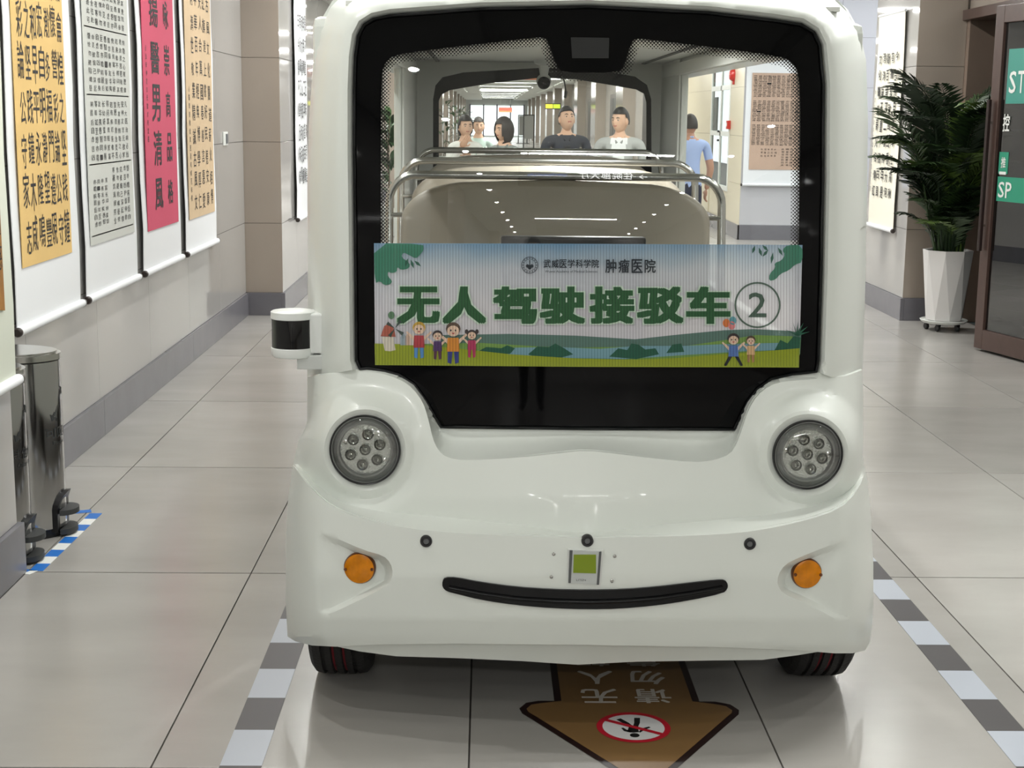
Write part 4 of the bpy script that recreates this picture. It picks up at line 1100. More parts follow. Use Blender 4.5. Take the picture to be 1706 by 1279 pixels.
# ------------------------------------------------------------------ waste bins and floor tapes
def bin_(yc, label, txt, lat, dp):
    xb, hw = -1.915, .152; t = thing('pedal_bin', (xb+.1, yc, 0), label, 'bin')
    cur = lambda y, g=0: xb+.05+(dp-.05+g)*math.sqrt(max(0, 1-(y/(hw+g))**2))
    def prof(g): return [(xb, -hw-g), (xb, hw+g)]+[(xb+.05+(dp-.05+g)*math.sin(a), (hw+g)*math.cos(a)) for a in np.linspace(0, math.pi, 26)]
    zt_ = .685
    mb = MB(); p = prof(0); mb.prism(p, lambda q: (q[0], yc+q[1], .035), lambda q: (q[0], yc+q[1], zt_)); mb.build('bin_body', M_CHR2, t, 35)
    mb = MB(); p = prof(-.004); mb.prism(p, lambda q: (q[0], yc+q[1], 0), lambda q: (q[0], yc+q[1], .036)); mb.build('bin_foot', M_BLACK, t)
    mb = MB(); p = prof(-.003); mb.prism(p, lambda q: (q[0], yc+q[1], zt_), lambda q: (q[0], yc+q[1], zt_+.006)); mb.build('lid_gap', M_BLACK, t)
    mb = MB(); p = prof(.004); mb.prism(p, lambda q: (q[0], yc+q[1], zt_+.006), lambda q: (q[0], yc+q[1], zt_+.028)); mb.prism(prof(-.01), lambda q: (q[0], yc+q[1], zt_+.028), lambda q: (q[0], yc+q[1], zt_+.036)); mb.build('bin_lid', M_STEEL, t, 35)
    # pedal well and pedal at the foot
    f = lambda s, z, d: (cur(s)+d, yc+s, z)
    mb = MB(); arch = [(-.075, .02), (.075, .02)]+[(.075*math.cos(a), .11+.065*math.sin(a)) for a in np.linspace(0, math.pi, 12)]
    mb.prism(arch, lambda q: f(q[0], q[1], -.03), lambda q: f(q[0], q[1], .02)); mb.build('pedal_well', M_BLACK, t)
    for zz_, ex in ((.010, .048), (.085, .056)):
        pl = [(-.068, 0), (.068, 0)]+[(.068*math.cos(a), ex*math.sin(a)) for a in np.linspace(0, math.pi, 12)][1:-1]
        MB().prism(pl, lambda q: (xb+dp-.005+q[1], yc+q[0], zz_), lambda q: (xb+dp-.005+q[1], yc+q[0], zz_+.02)).build('pedal', mat('pedal grey', srgb(52, 54, 54), .5), t, 35)
    g = lambda p_: f(p_[0], p_[1], .0012)
    mb = MB()
    tri = [(-.06, .46), (.06, .46), (0, .58)]
    for i in range(3):
        a = Vector(tri[i]); b = Vector(tri[(i+1) % 3]); d = (b-a).normalized(); nn = Vector((-d.y, d.x))*.006; a2, b2 = a+d*.018, b-d*.018
        mb.add([g(a2-nn), g(b2-nn), g(b2+nn), g(a2+nn)], [(0, 1, 2, 3)]); mb.add([g(b2-nn*3), g(b2+d*.022), g(b2+nn*3)], [(0, 1, 2)])
    for i, c in enumerate(txt): put(mb, c, -.085+.045*i, .39, -.045+.045*i, .43, g, 'b')
    put(mb, lat, -.06, .36, .06, .378, g)
    mb.build('bin_marking', mat('bin print', srgb(50, 52, 52), .6), t)


M_CHR2 = mat('polished bin steel', srgb(186, 186, 186), .1, metal=1)
bin_(5.207, 'polished steel pedal bin nearer the camera, partly behind the wall edge', '其他垃圾', 'Other Waste', .262)
bin_(5.575, 'polished steel pedal bin farther along the wall, its lid in view', '可回收物', 'Recyclable', .285)


def tape(name, label, a, b, wdt, n, mats, first=0, group=None):
    a, b = Vector((*a, 0)), Vector((*b, 0)); d = (b-a)/n; nn = Vector((-d.y, d.x, 0)).normalized()*wdt/2
    t = thing(name, a, label, 'floor tape', group)
    for i in range(n):
        p, q = a+d*i, a+d*(i+1); V = [p-nn, q-nn, q+nn, p+nn]; lo = [(v.x, v.y, .0003) for v in V]; hi = [(v.x, v.y, .0012) for v in V]
        mk('tape_segment', lo+hi, [(3, 2, 1, 0), (4, 5, 6, 7), (0, 1, 5, 4), (1, 2, 6, 5), (2, 3, 7, 6), (3, 0, 4, 7)], mats[(i+first) % 2], t)
    return t


TB, TW_ = mat('tape black', srgb(56, 52, 53), .45), mat('tape pale', srgb(168, 174, 184), .35)
Y0 = 3.483
tape('floor_tape', 'black and white floor tape left of the shuttle', (-.607, Y0-.22*4), (-.607, Y0+.22*30), .106, 34, (TB, TW_), 1)
tape('floor_tape', 'black and white floor tape right of the shuttle', (1.421, Y0+.012-.22*4), (1.421, Y0+.012+.22*30), .106, 34, (TB, TW_), 1)
BLU, WHT = mat('tape blue', srgb(30, 110, 196), .4), mat('tape white', srgb(232, 234, 230), .4)
p0 = flo(np.array(60.), np.array(951.)); p1 = flo(np.array(160.), np.array(855.))
tape('bin_tape', 'blue and white tape strip along the front of the bins', p0[:2], p1[:2], .05, 9, (BLU, WHT), 0)
q0 = flo(np.array(115.), np.array(854.)); q1 = flo(np.array(152.), np.array(851.))
tape('bin_tape', 'short blue tape strip behind the far bin pedal', q0[:2], q1[:2], .045, 1, (BLU, WHT), 0)
q0 = flo(np.array(36.), np.array(951.)); q1 = flo(np.array(56.), np.array(954.))
tape('bin_tape', 'short blue and white tape strip at the skirting by the near bin', q0[:2], q1[:2], .045, 2, (BLU, WHT), 0)

# ------------------------------------------------------------------ arrow sticker on the floor under the nose of the shuttle
ar = thing('floor_arrow_sticker', (.41, 3.7, 0), 'brown floor arrow with a no pedestrians sign, partly under the shuttle', 'floor sticker')
AR = [(.205, 6.2), (.205, 3.91), (.16, 3.91), (.125, 3.895), (.105, 3.855), (.112, 3.82), (.135, 3.785), (.39, 3.37), (.41, 3.35), (.43, 3.37), (.69, 3.785), (.712, 3.82), (.718, 3.85), (.70, 3.89), (.66, 3.91), (.616, 3.91), (.616, 6.2)]


def fpoly(name, poly, z, m, parent=ar, hole=None, z0=.0002):
    Q, T = region(poly, (hole,) if hole else (), (), .25)
    return mk(name, [(p[0], p[1], z) for p in Q], T, m, parent)


fpoly('arrow_edge', AR, .0012, mat('sticker dark edge', srgb(36, 20, 18), .4))
ci = inset(AR, .02)
fpoly('arrow_face', ci, .0018, mat('sticker brown', srgb(128, 98, 60), .4))
cx, cy, R = .411, 3.727, .10
circ = lambda r, n=40: [(cx+r*math.cos(2*math.pi*i/n), cy+r*math.sin(2*math.pi*i/n)) for i in range(n)]
fpoly('sign_disc', circ(R*.93), .0024, mat('sign white', srgb(226, 226, 226), .4))
fpoly('sign_ring', circ(R), .0032, mat('sign red', srgb(190, 30, 48), .4), hole=circ(R*.84))
rot = lambda p: (cx-p[0]*R, cy-p[1]*R, .0028)
mb = MB()
for lp in ([(-.10, -.02), (.12, -.02), (.2, .3), (.05, .36), (-.12, .32)], [(-.12, .3), (-.2, .1), (-.42, -.04), (-.46, .02), (-.28, .17), (-.14, .36)], [(.1, .36), (.28, .26), (.34, .06), (.28, .04), (.2, .18), (.08, .26)],
           [(-.12, 0), (.02, 0), (-.05, -.3), (-.08, -.62), (-.24, -.62), (-.2, -.28)], [(-.02, 0), (.12, 0), (.24, -.22), (.42, -.5), (.3, -.58), (.1, -.28)]):
    mb.prism([(p[0], p[1]) for p in lp], lambda p: rot(p), lambda p: tuple(np.array(rot(p))+np.array([0, 0, .0003])))
hd = [(.02+.13*math.cos(2*math.pi*i/16), .53+.13*math.sin(2*math.pi*i/16)) for i in range(16)]
mb.prism(hd, rot, lambda p: tuple(np.array(rot(p))+np.array([0, 0, .0003]))); mb.build('walking_figure', mat('sign black', srgb(24, 24, 24), .5), ar)
sl = math.radians(-33); dv = np.array([math.cos(sl), math.sin(sl)]); nv = np.array([-dv[1], dv[0]])*.075
mb = MB(); pq = [np.array(dv*-.9-nv), np.array(dv*.9-nv), np.array(dv*.9+nv), np.array(dv*-.9+nv)]
mb.add([(cx+p[0]*R, cy+p[1]*R, .0036) for p in pq], [(0, 1, 2, 3)]); mb.build('sign_slash', mat('sign red', None), ar)
for c_, gx, gy in (('无', .335, 3.945), ('请', .487, 3.945), ('人', .335, 4.085), ('勿', .487, 4.085), ('驾', .335, 4.225), ('靠', .487, 4.225), ('驶', .335, 4.365), ('近', .487, 4.365)):
    s_ = .052; mb = MB(); put(mb, c_, -s_, -s_, s_, s_, lambda p: (gx-p[0], gy-p[1], .0026), 'b'); mb.build('character', mat('sticker letter', srgb(206, 200, 190), .5), ar)
# ------------------------------------------------------------------ shop front on the right with an open glass door
XS = 3.86
shop = MB().box(XS, XS+.25, -13, 9.35, 0, 3.3).build('wall_right.002', M_PANELJ, loc=(0, 0, 0)); tag(shop, kind='structure')
panels(shop, -4, 9.35, XS-.014, -1, 10, M_PANEL)
MB().box(XS, XS+.25, 9.35, 12.05, 2.48, 3.3).build('door_header', M_PILF, shop)
jam = MB().box(3.84, 4.06, 11.93, 12.03, 0, 2.45, .004).build('trim_1', mat('tan stone jamb', srgb(122, 106, 94), .4, noise=(4, .06)), loc=(3.9, 11.98, 0)); tag(jam, kind='structure')
hd_ = MB().box(3.80, 4.12, 9.3, 12.04, 2.42, 2.5, .004).build('trim_2', M_BROWN, loc=(3.9, 10.6, 2.4)); tag(hd_, kind='structure')
MB().box(4.06, 4.12, 11.86, 11.95, 0, 2.42, .003).build('trim_3', M_BROWN, loc=(4.1, 11.9, 0))['kind'] = 'structure'
M_SHOPW = mat('shop wall dark teal', srgb(58, 70, 70), .5)
sb = MB(); sb.box(6.6, 6.7, 8, 12.2, 0, 3.0); sb.box(4.11, 6.6, 12.05, 12.15, 0, 3.0); sb.box(4.11, 6.6, 8.0, 8.1, 0, 3.0); sb.box(4.11, 6.7, 8, 12.2, 2.95, 3.05); sb.box(4.0, 6.6, 8.1, 12.05, -.03, -.002)
sw = sb.build('wall_shop', M_SHOPW, loc=(5, 10, 0)); tag(sw, kind='structure')
# glazing of the shop front behind the palm
gz = thing('window_2', (4.09, 11.4, 0)); tag(gz, kind='structure')
MB().box(4.085, 4.095, 10.4, 11.86, .1, 2.42).build('pane', glass_mat('shop glass', (.35, .45, .44, 1), .0, k=.5), gz)
MB().box(4.06, 4.12, 10.34, 10.41, 0, 2.42, .003).build('mullion', M_BROWN, gz)
# interior: green poster wall
ps = MB().box(4.95, 4.97, 9.6, 11.9, 1.0, 2.3).build('shop_poster', mat('poster green', srgb(60, 140, 122), .5, noise=(2, .15)), loc=(4.96, 10.6, 1.0)); tag(ps, 'blurred green poster inside the shop behind the glass door', 'poster')
# door leaf: hinge near the camera, free edge at P0
P0 = Vector((3.565, 10.45, 0)); P1 = Vector((3.80, 9.52, 0)); du = (P1-P0).normalized(); dn = Vector((du.y, -du.x, 0)); L_ = (P1-P0).length
door = thing('door_1', P0); tag(door, kind='structure')
Md = Matrix(((du.x, dn.x, 0, P0.x), (du.y, dn.y, 0, P0.y), (0, 0, 1, 0), (0, 0, 0, 1)))
if dn.x > 0: Md = Matrix(((du.x, -dn.x, 0, P0.x), (du.y, -dn.y, 0, P0.y), (0, 0, 1, 0), (0, 0, 0, 1)))
ZD = 2.42
bxm = lambda *a, bev=.004: MB().box(*a, bev, M=Md)
bxm(0, .10, -.025, .025, .02, ZD).build('door_stile', M_BROWN, door); bxm(L_-.1, L_, -.025, .025, .02, ZD).build('door_stile', M_BROWN, door)
bxm(.1, L_-.1, -.025, .025, .02, .16).build('door_rail', M_BROWN, door); bxm(.1, L_-.1, -.025, .025, ZD-.12, ZD).build('door_rail', M_BROWN, door)
bxm(.1, L_-.1, -.005, .005, .16, ZD-.12).build('pane', glass_mat('door glass', (.34, .42, .42, 1), .0, k=.2), door)
for sd in (1, -1):
    bxm(.02, .05, sd*.055-.012, sd*.055+.012, .72, 1.78, bev=.004).build('door_handle', mat('handle dark bronze', srgb(52, 40, 38), .3, metal=.4), door)
    for z in (.9, 1.62): bxm(.027, .043, min(0, sd*.05), max(0, sd*.05), z-.008, z+.008, bev=0).build('handle_post', M_STEEL, door)
M_GRN = mat('sign green', srgb(36, 142, 112), .4)
fd = lambda p: Md @ Vector((p[0], .0075, p[1]))


def decal(name, x0, x1, z0, z1, m, y=.006): return bxm(x0, x1, y, y+.002, z0, z1, bev=0).build(name, m, door)


decal('green_sign', .13, .75, 1.08, 1.25, M_GRN); decal('green_sign', .13, .24, 1.27, 1.42, M_GRN); decal('green_sign', .16, .8, 1.75, 2.12, mat('sign teal', srgb(58, 142, 128), .4))
decal('white_label', .145, .225, 1.265, 1.285, M_WHITE, .0085)
fd = lambda p: Md @ Vector((p[0], .0105, p[1]))
for c_, x0, z0, x1, z1 in (('S', .15, 1.105, .22, 1.215), ('P', .235, 1.105, .305, 1.215), ('推', .16, 1.31, .215, 1.385), ('S', .19, 1.82, .27, 1.97), ('T', .29, 1.82, .37, 1.97), ('控', .15, 1.56, .23, 1.68)):
    mb = MB(); put(mb, c_, x0, z0, x1, z1, fd, 'b'); mb.build('character', M_WHITE, door)

# ------------------------------------------------------------------ potted areca palm beside the door
pc = Vector((3.63, 11.45, 0))
palm = thing('potted_palm', pc, 'tall areca palm in a faceted white pot beside the glass door', 'potted plant')
n = 8; V = []; Fc = []
lv = [(.142, .085, 0), (.146, .10, 0), (.190, .61, .5), (.193, .635, .5), (.18, .635, .5), (.17, .55, .5)]
for r, z, o_ in lv:
    for k in range(n): a = 2*math.pi*(k+o_)/n; V.append((pc.x+r*math.cos(a), pc.y+r*math.sin(a), z))
for i in range(len(lv)-1):
    for k in range(n):
        a, b = i*n+k, i*n+(k+1) % n; c, d = a+n, b+n
        if lv[i][2] == lv[i+1][2]: Fc.append((a, b, d, c))
        elif lv[i][2] < lv[i+1][2]: Fc += [(a, b, c), (b, d, c)]
        else: Fc += [(a, b, d), (a, d, c)]
Fc.append(tuple(range(n))[::-1])
mk('pot', V, Fc, mat('pot white', srgb(214, 212, 210), .4), palm)
MB().lathe([(0, .56), (.175, .56)], (pc.x, pc.y, 0), n=20).build('soil', mat('soil', srgb(50, 40, 32), .9), palm)
MB().lathe([(0, .06), (.16, .06), (.175, .07), (.185, .085), (.18, .088), (.17, .075), (0, .07)], (pc.x, pc.y, 0), n=32).build('dolly', M_WHITE, palm, 40)
for k in range(5):
    a = 2*math.pi*k/5+.3; c = Vector((pc.x+.13*math.cos(a), pc.y+.13*math.sin(a), .028))
    MB().lathe([(0, -.012), (.022, -.012), (.028, -.006), (.028, .006), (.022, .012), (0, .012)], c, (1, .3, 0), 16).build('caster', M_BLACK, palm, 40)
    MB().tube([c, c+Vector((0, 0, .035))], .008, 6).build('caster_stem', M_BLACK, palm)
M_FR = [mat('palm leaf dark', srgb(26, 44, 22), .45), mat('palm leaf mid', srgb(44, 66, 32), .45), mat('palm leaf light', srgb(84, 108, 48), .45)]
rr = random.Random(11)


def frond(base, top, tipdir, ln, m, nl=26, bend=.12):
    """arching frond: stalk from base to top, then the blade bending over along tipdir"""
    base, top, tip = Vector(base), Vector(top), Vector(tipdir).normalized()
    up = (top-base).normalized(); P = [base, (base+top)/2+tip*.01, top]; N = 12
    pos = top.copy(); d = up.copy()
    for i in range(N):
        t = (i+1)/N; d = (d+tip*bend+Vector((0, 0, -.11*t-.02))).normalized(); pos = pos+d*ln/N; P.append(pos.copy())
    mb = MB(); mb.tube(P, [.008]*3+[.006*(1-.8*i/N) for i in range(N)], 5)
    blade = P[2:]
    for i in range(nl):
        t = (i+.5)/nl; q = t*(len(blade)-1); k = min(int(q), len(blade)-2); p = blade[k].lerp(blade[k+1], q-k); ax = (blade[k+1]-blade[k]).normalized()
        side = ax.cross(Vector((0, 0, 1)))
        if side.length < .05: side = ax.cross(tip.cross(Vector((0, 0, 1))))
        side.normalize(); l = ln*.42*math.sin(math.pi*(.12+.85*t))**.7*rr.uniform(.85, 1.1)
        for sg in (-1, 1):
            dd_ = (side*sg*.75+ax*.6+Vector((0, 0, -.05+rr.uniform(-.1, .1)))).normalized(); mid = p+dd_*l*.5; end = p+dd_*l+Vector((0, 0, -.10*l)); wv = ax.cross(dd_).cross(dd_).normalized()*.011
            mb.add([p, mid+wv, end, mid-wv], [(0, 1, 2), (0, 2, 3)])
    mb.build('frond', m, palm)


for i in range(112):
    a = rr.uniform(0, 2*math.pi); r0 = rr.uniform(.02, .11); h = rr.uniform(.4, 1.38) if i > 44 else rr.uniform(.05, .5)
    ca, sa = math.cos(a), math.sin(a)*(.28 if math.sin(a) > 0 else .8)
    b = (pc.x+r0*ca, pc.y+r0*sa, .56); spread = rr.uniform(.04, .20)*(h/.8)
    if ca > .3: ca *= .6
    tp = (pc.x+(r0+spread)*ca, pc.y+(r0+spread)*sa, .58+h*.72)
    frond(b, tp, (ca*.9, sa*.6, .0), (rr.uniform(.42, .70) if i > 44 else rr.uniform(.3, .55))*(.75 if sa > .1 else 1), M_FR[rr.choice((0, 0, 0, 1, 1, 2))], 26, rr.choice((.03, .06, .1, .14)))

# ------------------------------------------------------------------ leafy plants along the left wall
M_RL = [mat('rubber leaf dark', srgb(38, 62, 36), .3), mat('rubber leaf mid', srgb(62, 92, 50), .3)]
def leaf_mesh(nm, m, l=.24, w=.085):
    V = []; Fc = []
    for i, (t, ww) in enumerate(((0, .05), (.2, .7), (.45, 1), (.7, .8), (.9, .35), (1, .02))):
        for s_ in (-1, 0, 1): V.append((t*l, s_*ww*w/2, .02*abs(s_)*ww-.05*t*t))
    for i in range(5):
        for k in range(2): q = 3*i+k; Fc.append((q, q+1, q+4, q+3))
    return mkmesh(nm, V, Fc, m, 60)


LM = [leaf_mesh('leaf', m) for m in M_RL]


def rubber(loc, h, label, n, seed, spread=.28):
    r = random.Random(seed); loc = Vector(loc); t = thing('rubber_plant', loc, label, 'potted plant', 'leafy plants along the left wall')
    MB().lathe([(0, .01), (.13, .01), (.15, .03), (.19, .38), (.20, .40), (.185, .40), (.17, .36), (0, .36)], loc, n=24).build('pot', M_WHITE, t, 40)
    for k in range(3):
        a = k*2.1; st = [loc+Vector((.03*math.cos(a), .03*math.sin(a), .36)), loc+Vector((.08*math.cos(a), .08*math.sin(a), h*.6)), loc+Vector((.12*math.cos(a+.4), .12*math.sin(a+.4), h*.93))]
        MB().tube(st, [.014, .011, .006], 6).build('stem', mat('bark', None), t)
    for k in range(n):
        z = .5+(h-.55)*(k+.5)/n; a = r.uniform(0, 6.283); q = r.uniform(.02, spread*.5)
        inst('leaf', LM[r.randint(0, 1)], loc+Vector((q*math.cos(a), q*math.sin(a), z)), t, (r.uniform(-.5, .5), r.uniform(-1.1, .1), a), (r.uniform(.9, 1.3),)*3)


rubber((-1.28, 20.0, 0), 1.72, 'dark leafy rubber plant in a white pot seen through the windscreen left edge', 60, 1)
rubber((-1.3, 46.0, 0), 2.1, 'tall thin leafy plant behind the shuttle by the left wall', 30, 2, .6)
rubber((-1.1, 56.0, 0), 2.0, 'bushy dark plant behind the woman in white', 46, 3, .7)
rubber((-1.0, 70.0, 0), 1.9, 'small distant dark plant between the two women', 40, 4, .9)

# ------------------------------------------------------------------ hanging banners and signs of the corridor
for k, (px, py0, py1, hw, Y) in enumerate(((872, 117, 133, 26, 38.0), (842, 179, 187, 11, 80.0))):
    a = at(np.array(px-hw*1.), np.array(py0*1.), Y); b = at(np.array(px+hw*1.), np.array(py1*1.), Y)
    t = thing('hanging_banner', ((a[0]+b[0])/2, Y, b[2]), ('red and orange banner hanging from the corridor ceiling' if k == 0 else 'tiny distant red banner far down the corridor'), 'banner', 'hanging corridor banners')
    MB().box(a[0], b[0], Y, Y+.03, b[2], a[2]).build('panel', mat('banner red', srgb(206, 96, 76), .6), t)
    MB().box(a[0], b[0], Y-.005, Y-.001, b[2]+.05*(a[2]-b[2]), b[2]+.3*(a[2]-b[2])).build('stripe', mat('banner orange', srgb(226, 150, 96), .6), t)
    for xx in (a[0]+.1, b[0]-.1): MB().tube([(xx, Y+.015, a[2]), (xx, Y+.015, TZ+.01)], .006, 5).build('hanger', M_STEEL, t)
Y = 52.; a = at(np.array(908.), np.array(172.), Y); b = at(np.array(934.), np.array(182.), Y)
ex = thing('lit_sign', ((a[0]+b[0])/2, Y, b[2]), 'small lit yellow and green sign hanging far down the corridor', 'sign')
MB().box(a[0], b[0], Y, Y+.06, b[2], a[2]).build('sign_box', M_BLACK, ex)
MB().box(a[0]+.02, (a[0]+b[0])/2, Y-.004, Y, b[2]+.03, a[2]-.03).build('lit_face', mat('sign yellow lit', srgb(240, 225, 60), .5, emit=1.2), ex)
MB().box((a[0]+b[0])/2+.02, b[0]-.02, Y-.004, Y, b[2]+.03, a[2]-.03).build('lit_face', mat('sign green lit', srgb(190, 225, 40), .5, emit=1.0), ex)
MB().tube([((a[0]+b[0])/2, Y+.03, a[2]), ((a[0]+b[0])/2, Y+.03, ZC)], .01, 5).build('hanger', M_STEEL, ex)
# lit direction sign behind the camera, mirrored in the windscreen
sg = thing('direction_sign', (1.0, -2.63, 2.6), 'lit hanging direction sign mirrored in the windscreen', 'sign')
MB().box(-.35, 1.95, -2.70, -2.63, 2.58, 2.86, .01).build('sign_box', mat('sign board dark', srgb(40, 44, 52), .4), sg)
mb = MB(); fs = lambda p: (p[0], -2.626, p[1])
fs = lambda p: (2.02-p[0], -2.626, p[1])
for i, c_ in enumerate('住院部大厅→'):
    mb = MB()
    if i < 5: put(mb, c_, .59+.172*i, 2.68, .59+.172*i+.15, 2.78, fs, 'b')
    else: put(mb, c_, .36, 2.69, .50, 2.75, fs, 'b')
    mb.build('character', mat('lit letters', (1, 1, 1, 1), .5, emit=9), sg)
mb = MB(); put(mb, LAT[1], 1.62, 2.70, 2.22, 2.75, fs); mb.build('small_lettering', mat('lit blue letters', srgb(120, 150, 255), .5, emit=6), sg)
for xx in (-.2, 1.8): MB().tube([(xx, -2.66, 2.86), (xx, -2.66, 3.1)], .01, 6).build('hanger', M_STEEL, sg)
# dark display stands far down the corridor
for k, (px, Y) in enumerate(((871, 92.), (881, 78.))):
    b = at(np.array(px*1.), np.array(215.), Y); x = float(b[0]); t = thing('display_stand', (x, Y, 0), ('farther ' if k == 0 else 'nearer ')+'dark display stand far down the corridor on the right', 'stand')
    fr = MB(); fr.box(x-.3, x-.24, Y, Y+.06, 0, 1.75); fr.box(x+.24, x+.3, Y, Y+.06, 0, 1.75); fr.box(x-.3, x+.3, Y, Y+.06, 1.69, 1.75); fr.box(x-.4, x+.4, Y-.2, Y+.25, 0, .03); fr.build('stand_frame', M_BLACK, t)
    MB().box(x-.23, x+.23, Y+.02, Y+.04, .5, 1.68).build('stand_panel', mat('stand grey', srgb(150, 150, 146), .5), t)
# ------------------------------------------------------------------ people
def skin_body(J, edges, sub=2):
    """J: name -> (pos, rx, ry); continuous body surface from a skinned skeleton"""
    names = list(J); me = bpy.data.meshes.new('b'); me.from_pydata([J[n][0] for n in names], [], [(names.index(a), names.index(b)) for a, b in edges])
    o = bpy.data.objects.new('b', me); C.objects.link(o)
    o.modifiers.new('s', 'SKIN').use_smooth_shade = True
    for i, n in enumerate(names):
        sv = me.skin_vertices[0].data[i]; sv.radius = (J[n][1], J[n][2]); sv.use_root = (n == 'pelvis')
    o.modifiers.new('u', 'SUBSURF').levels = sub
    dg = bpy.context.evaluated_depsgraph_get(); e = o.evaluated_get(dg); m = e.to_mesh()
    V = [tuple(v.co) for v in m.vertices]; Fc = [tuple(p.vertices) for p in m.polygons]
    e.to_mesh_clear(); bpy.data.objects.remove(o); bpy.data.meshes.remove(me)
    return V, Fc


def head_mesh(c, turn, nod=0, female=False):
    bm = bmesh.new(); bmesh.ops.create_uvsphere(bm, u_segments=32, v_segments=24, radius=1)
    for v in bm.verts:
        x, y, z = v.co; fr = max(0, -y)
        w = 1-.30*max(0, -z-.1)**1.3-.05*max(0, z)
        X, Yv, Z = x*.076*w, y*.097*(1-.12*max(0, -z)), z*.118
        g = lambda a, b, s: math.exp(-((x-a)**2+(z-b)**2)/s**2)*(1 if y < 0 else 0)
        Yv -= .024*g(0, -.12, .13)+.010*g(0, .05, .10)+.012*g(0, -.62, .28)+.007*g(0, -.40, .20)
        Yv += .010*(g(.38, .08, .2)+g(-.38, .08, .2)); Yv -= .004*(g(.4, .28, .25)+g(-.4, .28, .25))
        v.co = (X, Yv, Z)
    M = Matrix.Translation(Vector(c)) @ Matrix.Rotation(turn, 4, 'Z') @ Matrix.Rotation(nod, 4, 'X')
    hm = MB().bm(bm, M)
    ears = MB()
    for s in (-1, 1): ears.sphere((0, 0, 0), (.012, .022, .034), u=10, v=8); ears.V[-(len(ears.V)//(1 if s < 0 else 2)):] = [tuple(M @ Vector((p[0]+s*.076, p[1]+.006, p[2]-.006))) for p in ears.V[-(len(ears.V)//(1 if s < 0 else 2)):]]
    feat = {'dark': MB(), 'lip': MB(), 'white': MB()}
    for s in (-1, 1):
        feat['white'].sphere(M @ Vector((s*.029, -.078, .008)), (.012, .008, .006), u=8, v=6); feat['dark'].sphere(M @ Vector((s*.029, -.084, .008)), (.0058, .005, .0058), u=8, v=6)
        feat['dark'].tube([M @ Vector((s*.014, -.092, .028)), M @ Vector((s*.030, -.092, .033)), M @ Vector((s*.045, -.080, .028))], [.0035, .004, .002], 6)
    feat['lip'].sphere(M @ Vector((0, -.090, -.047)), (.021, .008, .007), M.to_3x3().to_4x4(), u=10, v=6)
    return hm, ears, feat, M


def hair_mesh(M, style):
    bm = bmesh.new(); bmesh.ops.create_uvsphere(bm, u_segments=32, v_segments=24, radius=1); r = random.Random(style)
    kill = []
    for v in bm.verts:
        x, y, z = v.co; k = 1.10+.02*r.random()
        line = .42 if y < -.35 else (.30-(y+.35)*.9 if y < .1 else -.25)
        if style == 'bob': line = .40 if (y < -.45 and abs(x) < .62) else -1.2; k = 1.22
        if style == 'bun': line = .42 if y < -.4 else (.05-(y+.4)*1.4 if y < .1 else -.75); k = 1.17
        if style == 'short': line -= .02; k = 1.12+.03*max(0, z)
        if z < line: kill.append(v)
        drop = .0
        v.co = (x*.077*k, y*.099*k+.004, z*.121*k)
        if style == 'bob' and z < -.2: v.co.z -= .012*(-z)
    bmesh.ops.delete(bm, geom=kill, context='VERTS')
    bmesh.ops.solidify(bm, geom=bm.faces[:], thickness=.008)
    mb = MB().bm(bm, M)
    if style == 'bun': mb.sphere(M @ Vector((0, .10, .07)), .04, u=12, v=8)
    return mb


def hand(mb, w, fwd, side, s=1, curl=.6):
    """palm and five separate fingers at wrist w; fwd along the hand, side across it (towards the thumb)"""
    fwd = Vector(fwd).normalized(); side = Vector(side); side = (side-fwd*side.dot(fwd)).normalized(); up = fwd.cross(side); w = Vector(w)
    M = Matrix(((fwd.x, side.x, up.x, 0), (fwd.y, side.y, up.y, 0), (fwd.z, side.z, up.z, 0), (0, 0, 0, 1)))
    mb.sphere(w+fwd*.045, (.052, .041, .017), M, u=12, v=8)
    for i, (o, l) in enumerate(((.028, .070), (.010, .080), (-.009, .074), (-.027, .058))):
        p = w+fwd*.085+side*o; q = p+(fwd*math.cos(curl*.5)+up*math.sin(curl*.5))*l*.45; q2 = q+(fwd*math.cos(curl*1.4)+up*math.sin(curl*1.4))*l*.32; q3 = q2+(fwd*math.cos(curl*2)+up*math.sin(curl*2))*l*.23
        mb.tube([p-fwd*.02, p, q, q2, q3], [.0085, .009, .0085, .0078, .006], 8)
    p = w+fwd*.03+side*.03; q = p+(fwd*.6+side*.8).normalized()*.035; mb.tube([p-side*.015, p, q, q+(fwd*.85+side*.35+up*.3).normalized()*.028], [.012, .011, .0095, .007], 8)


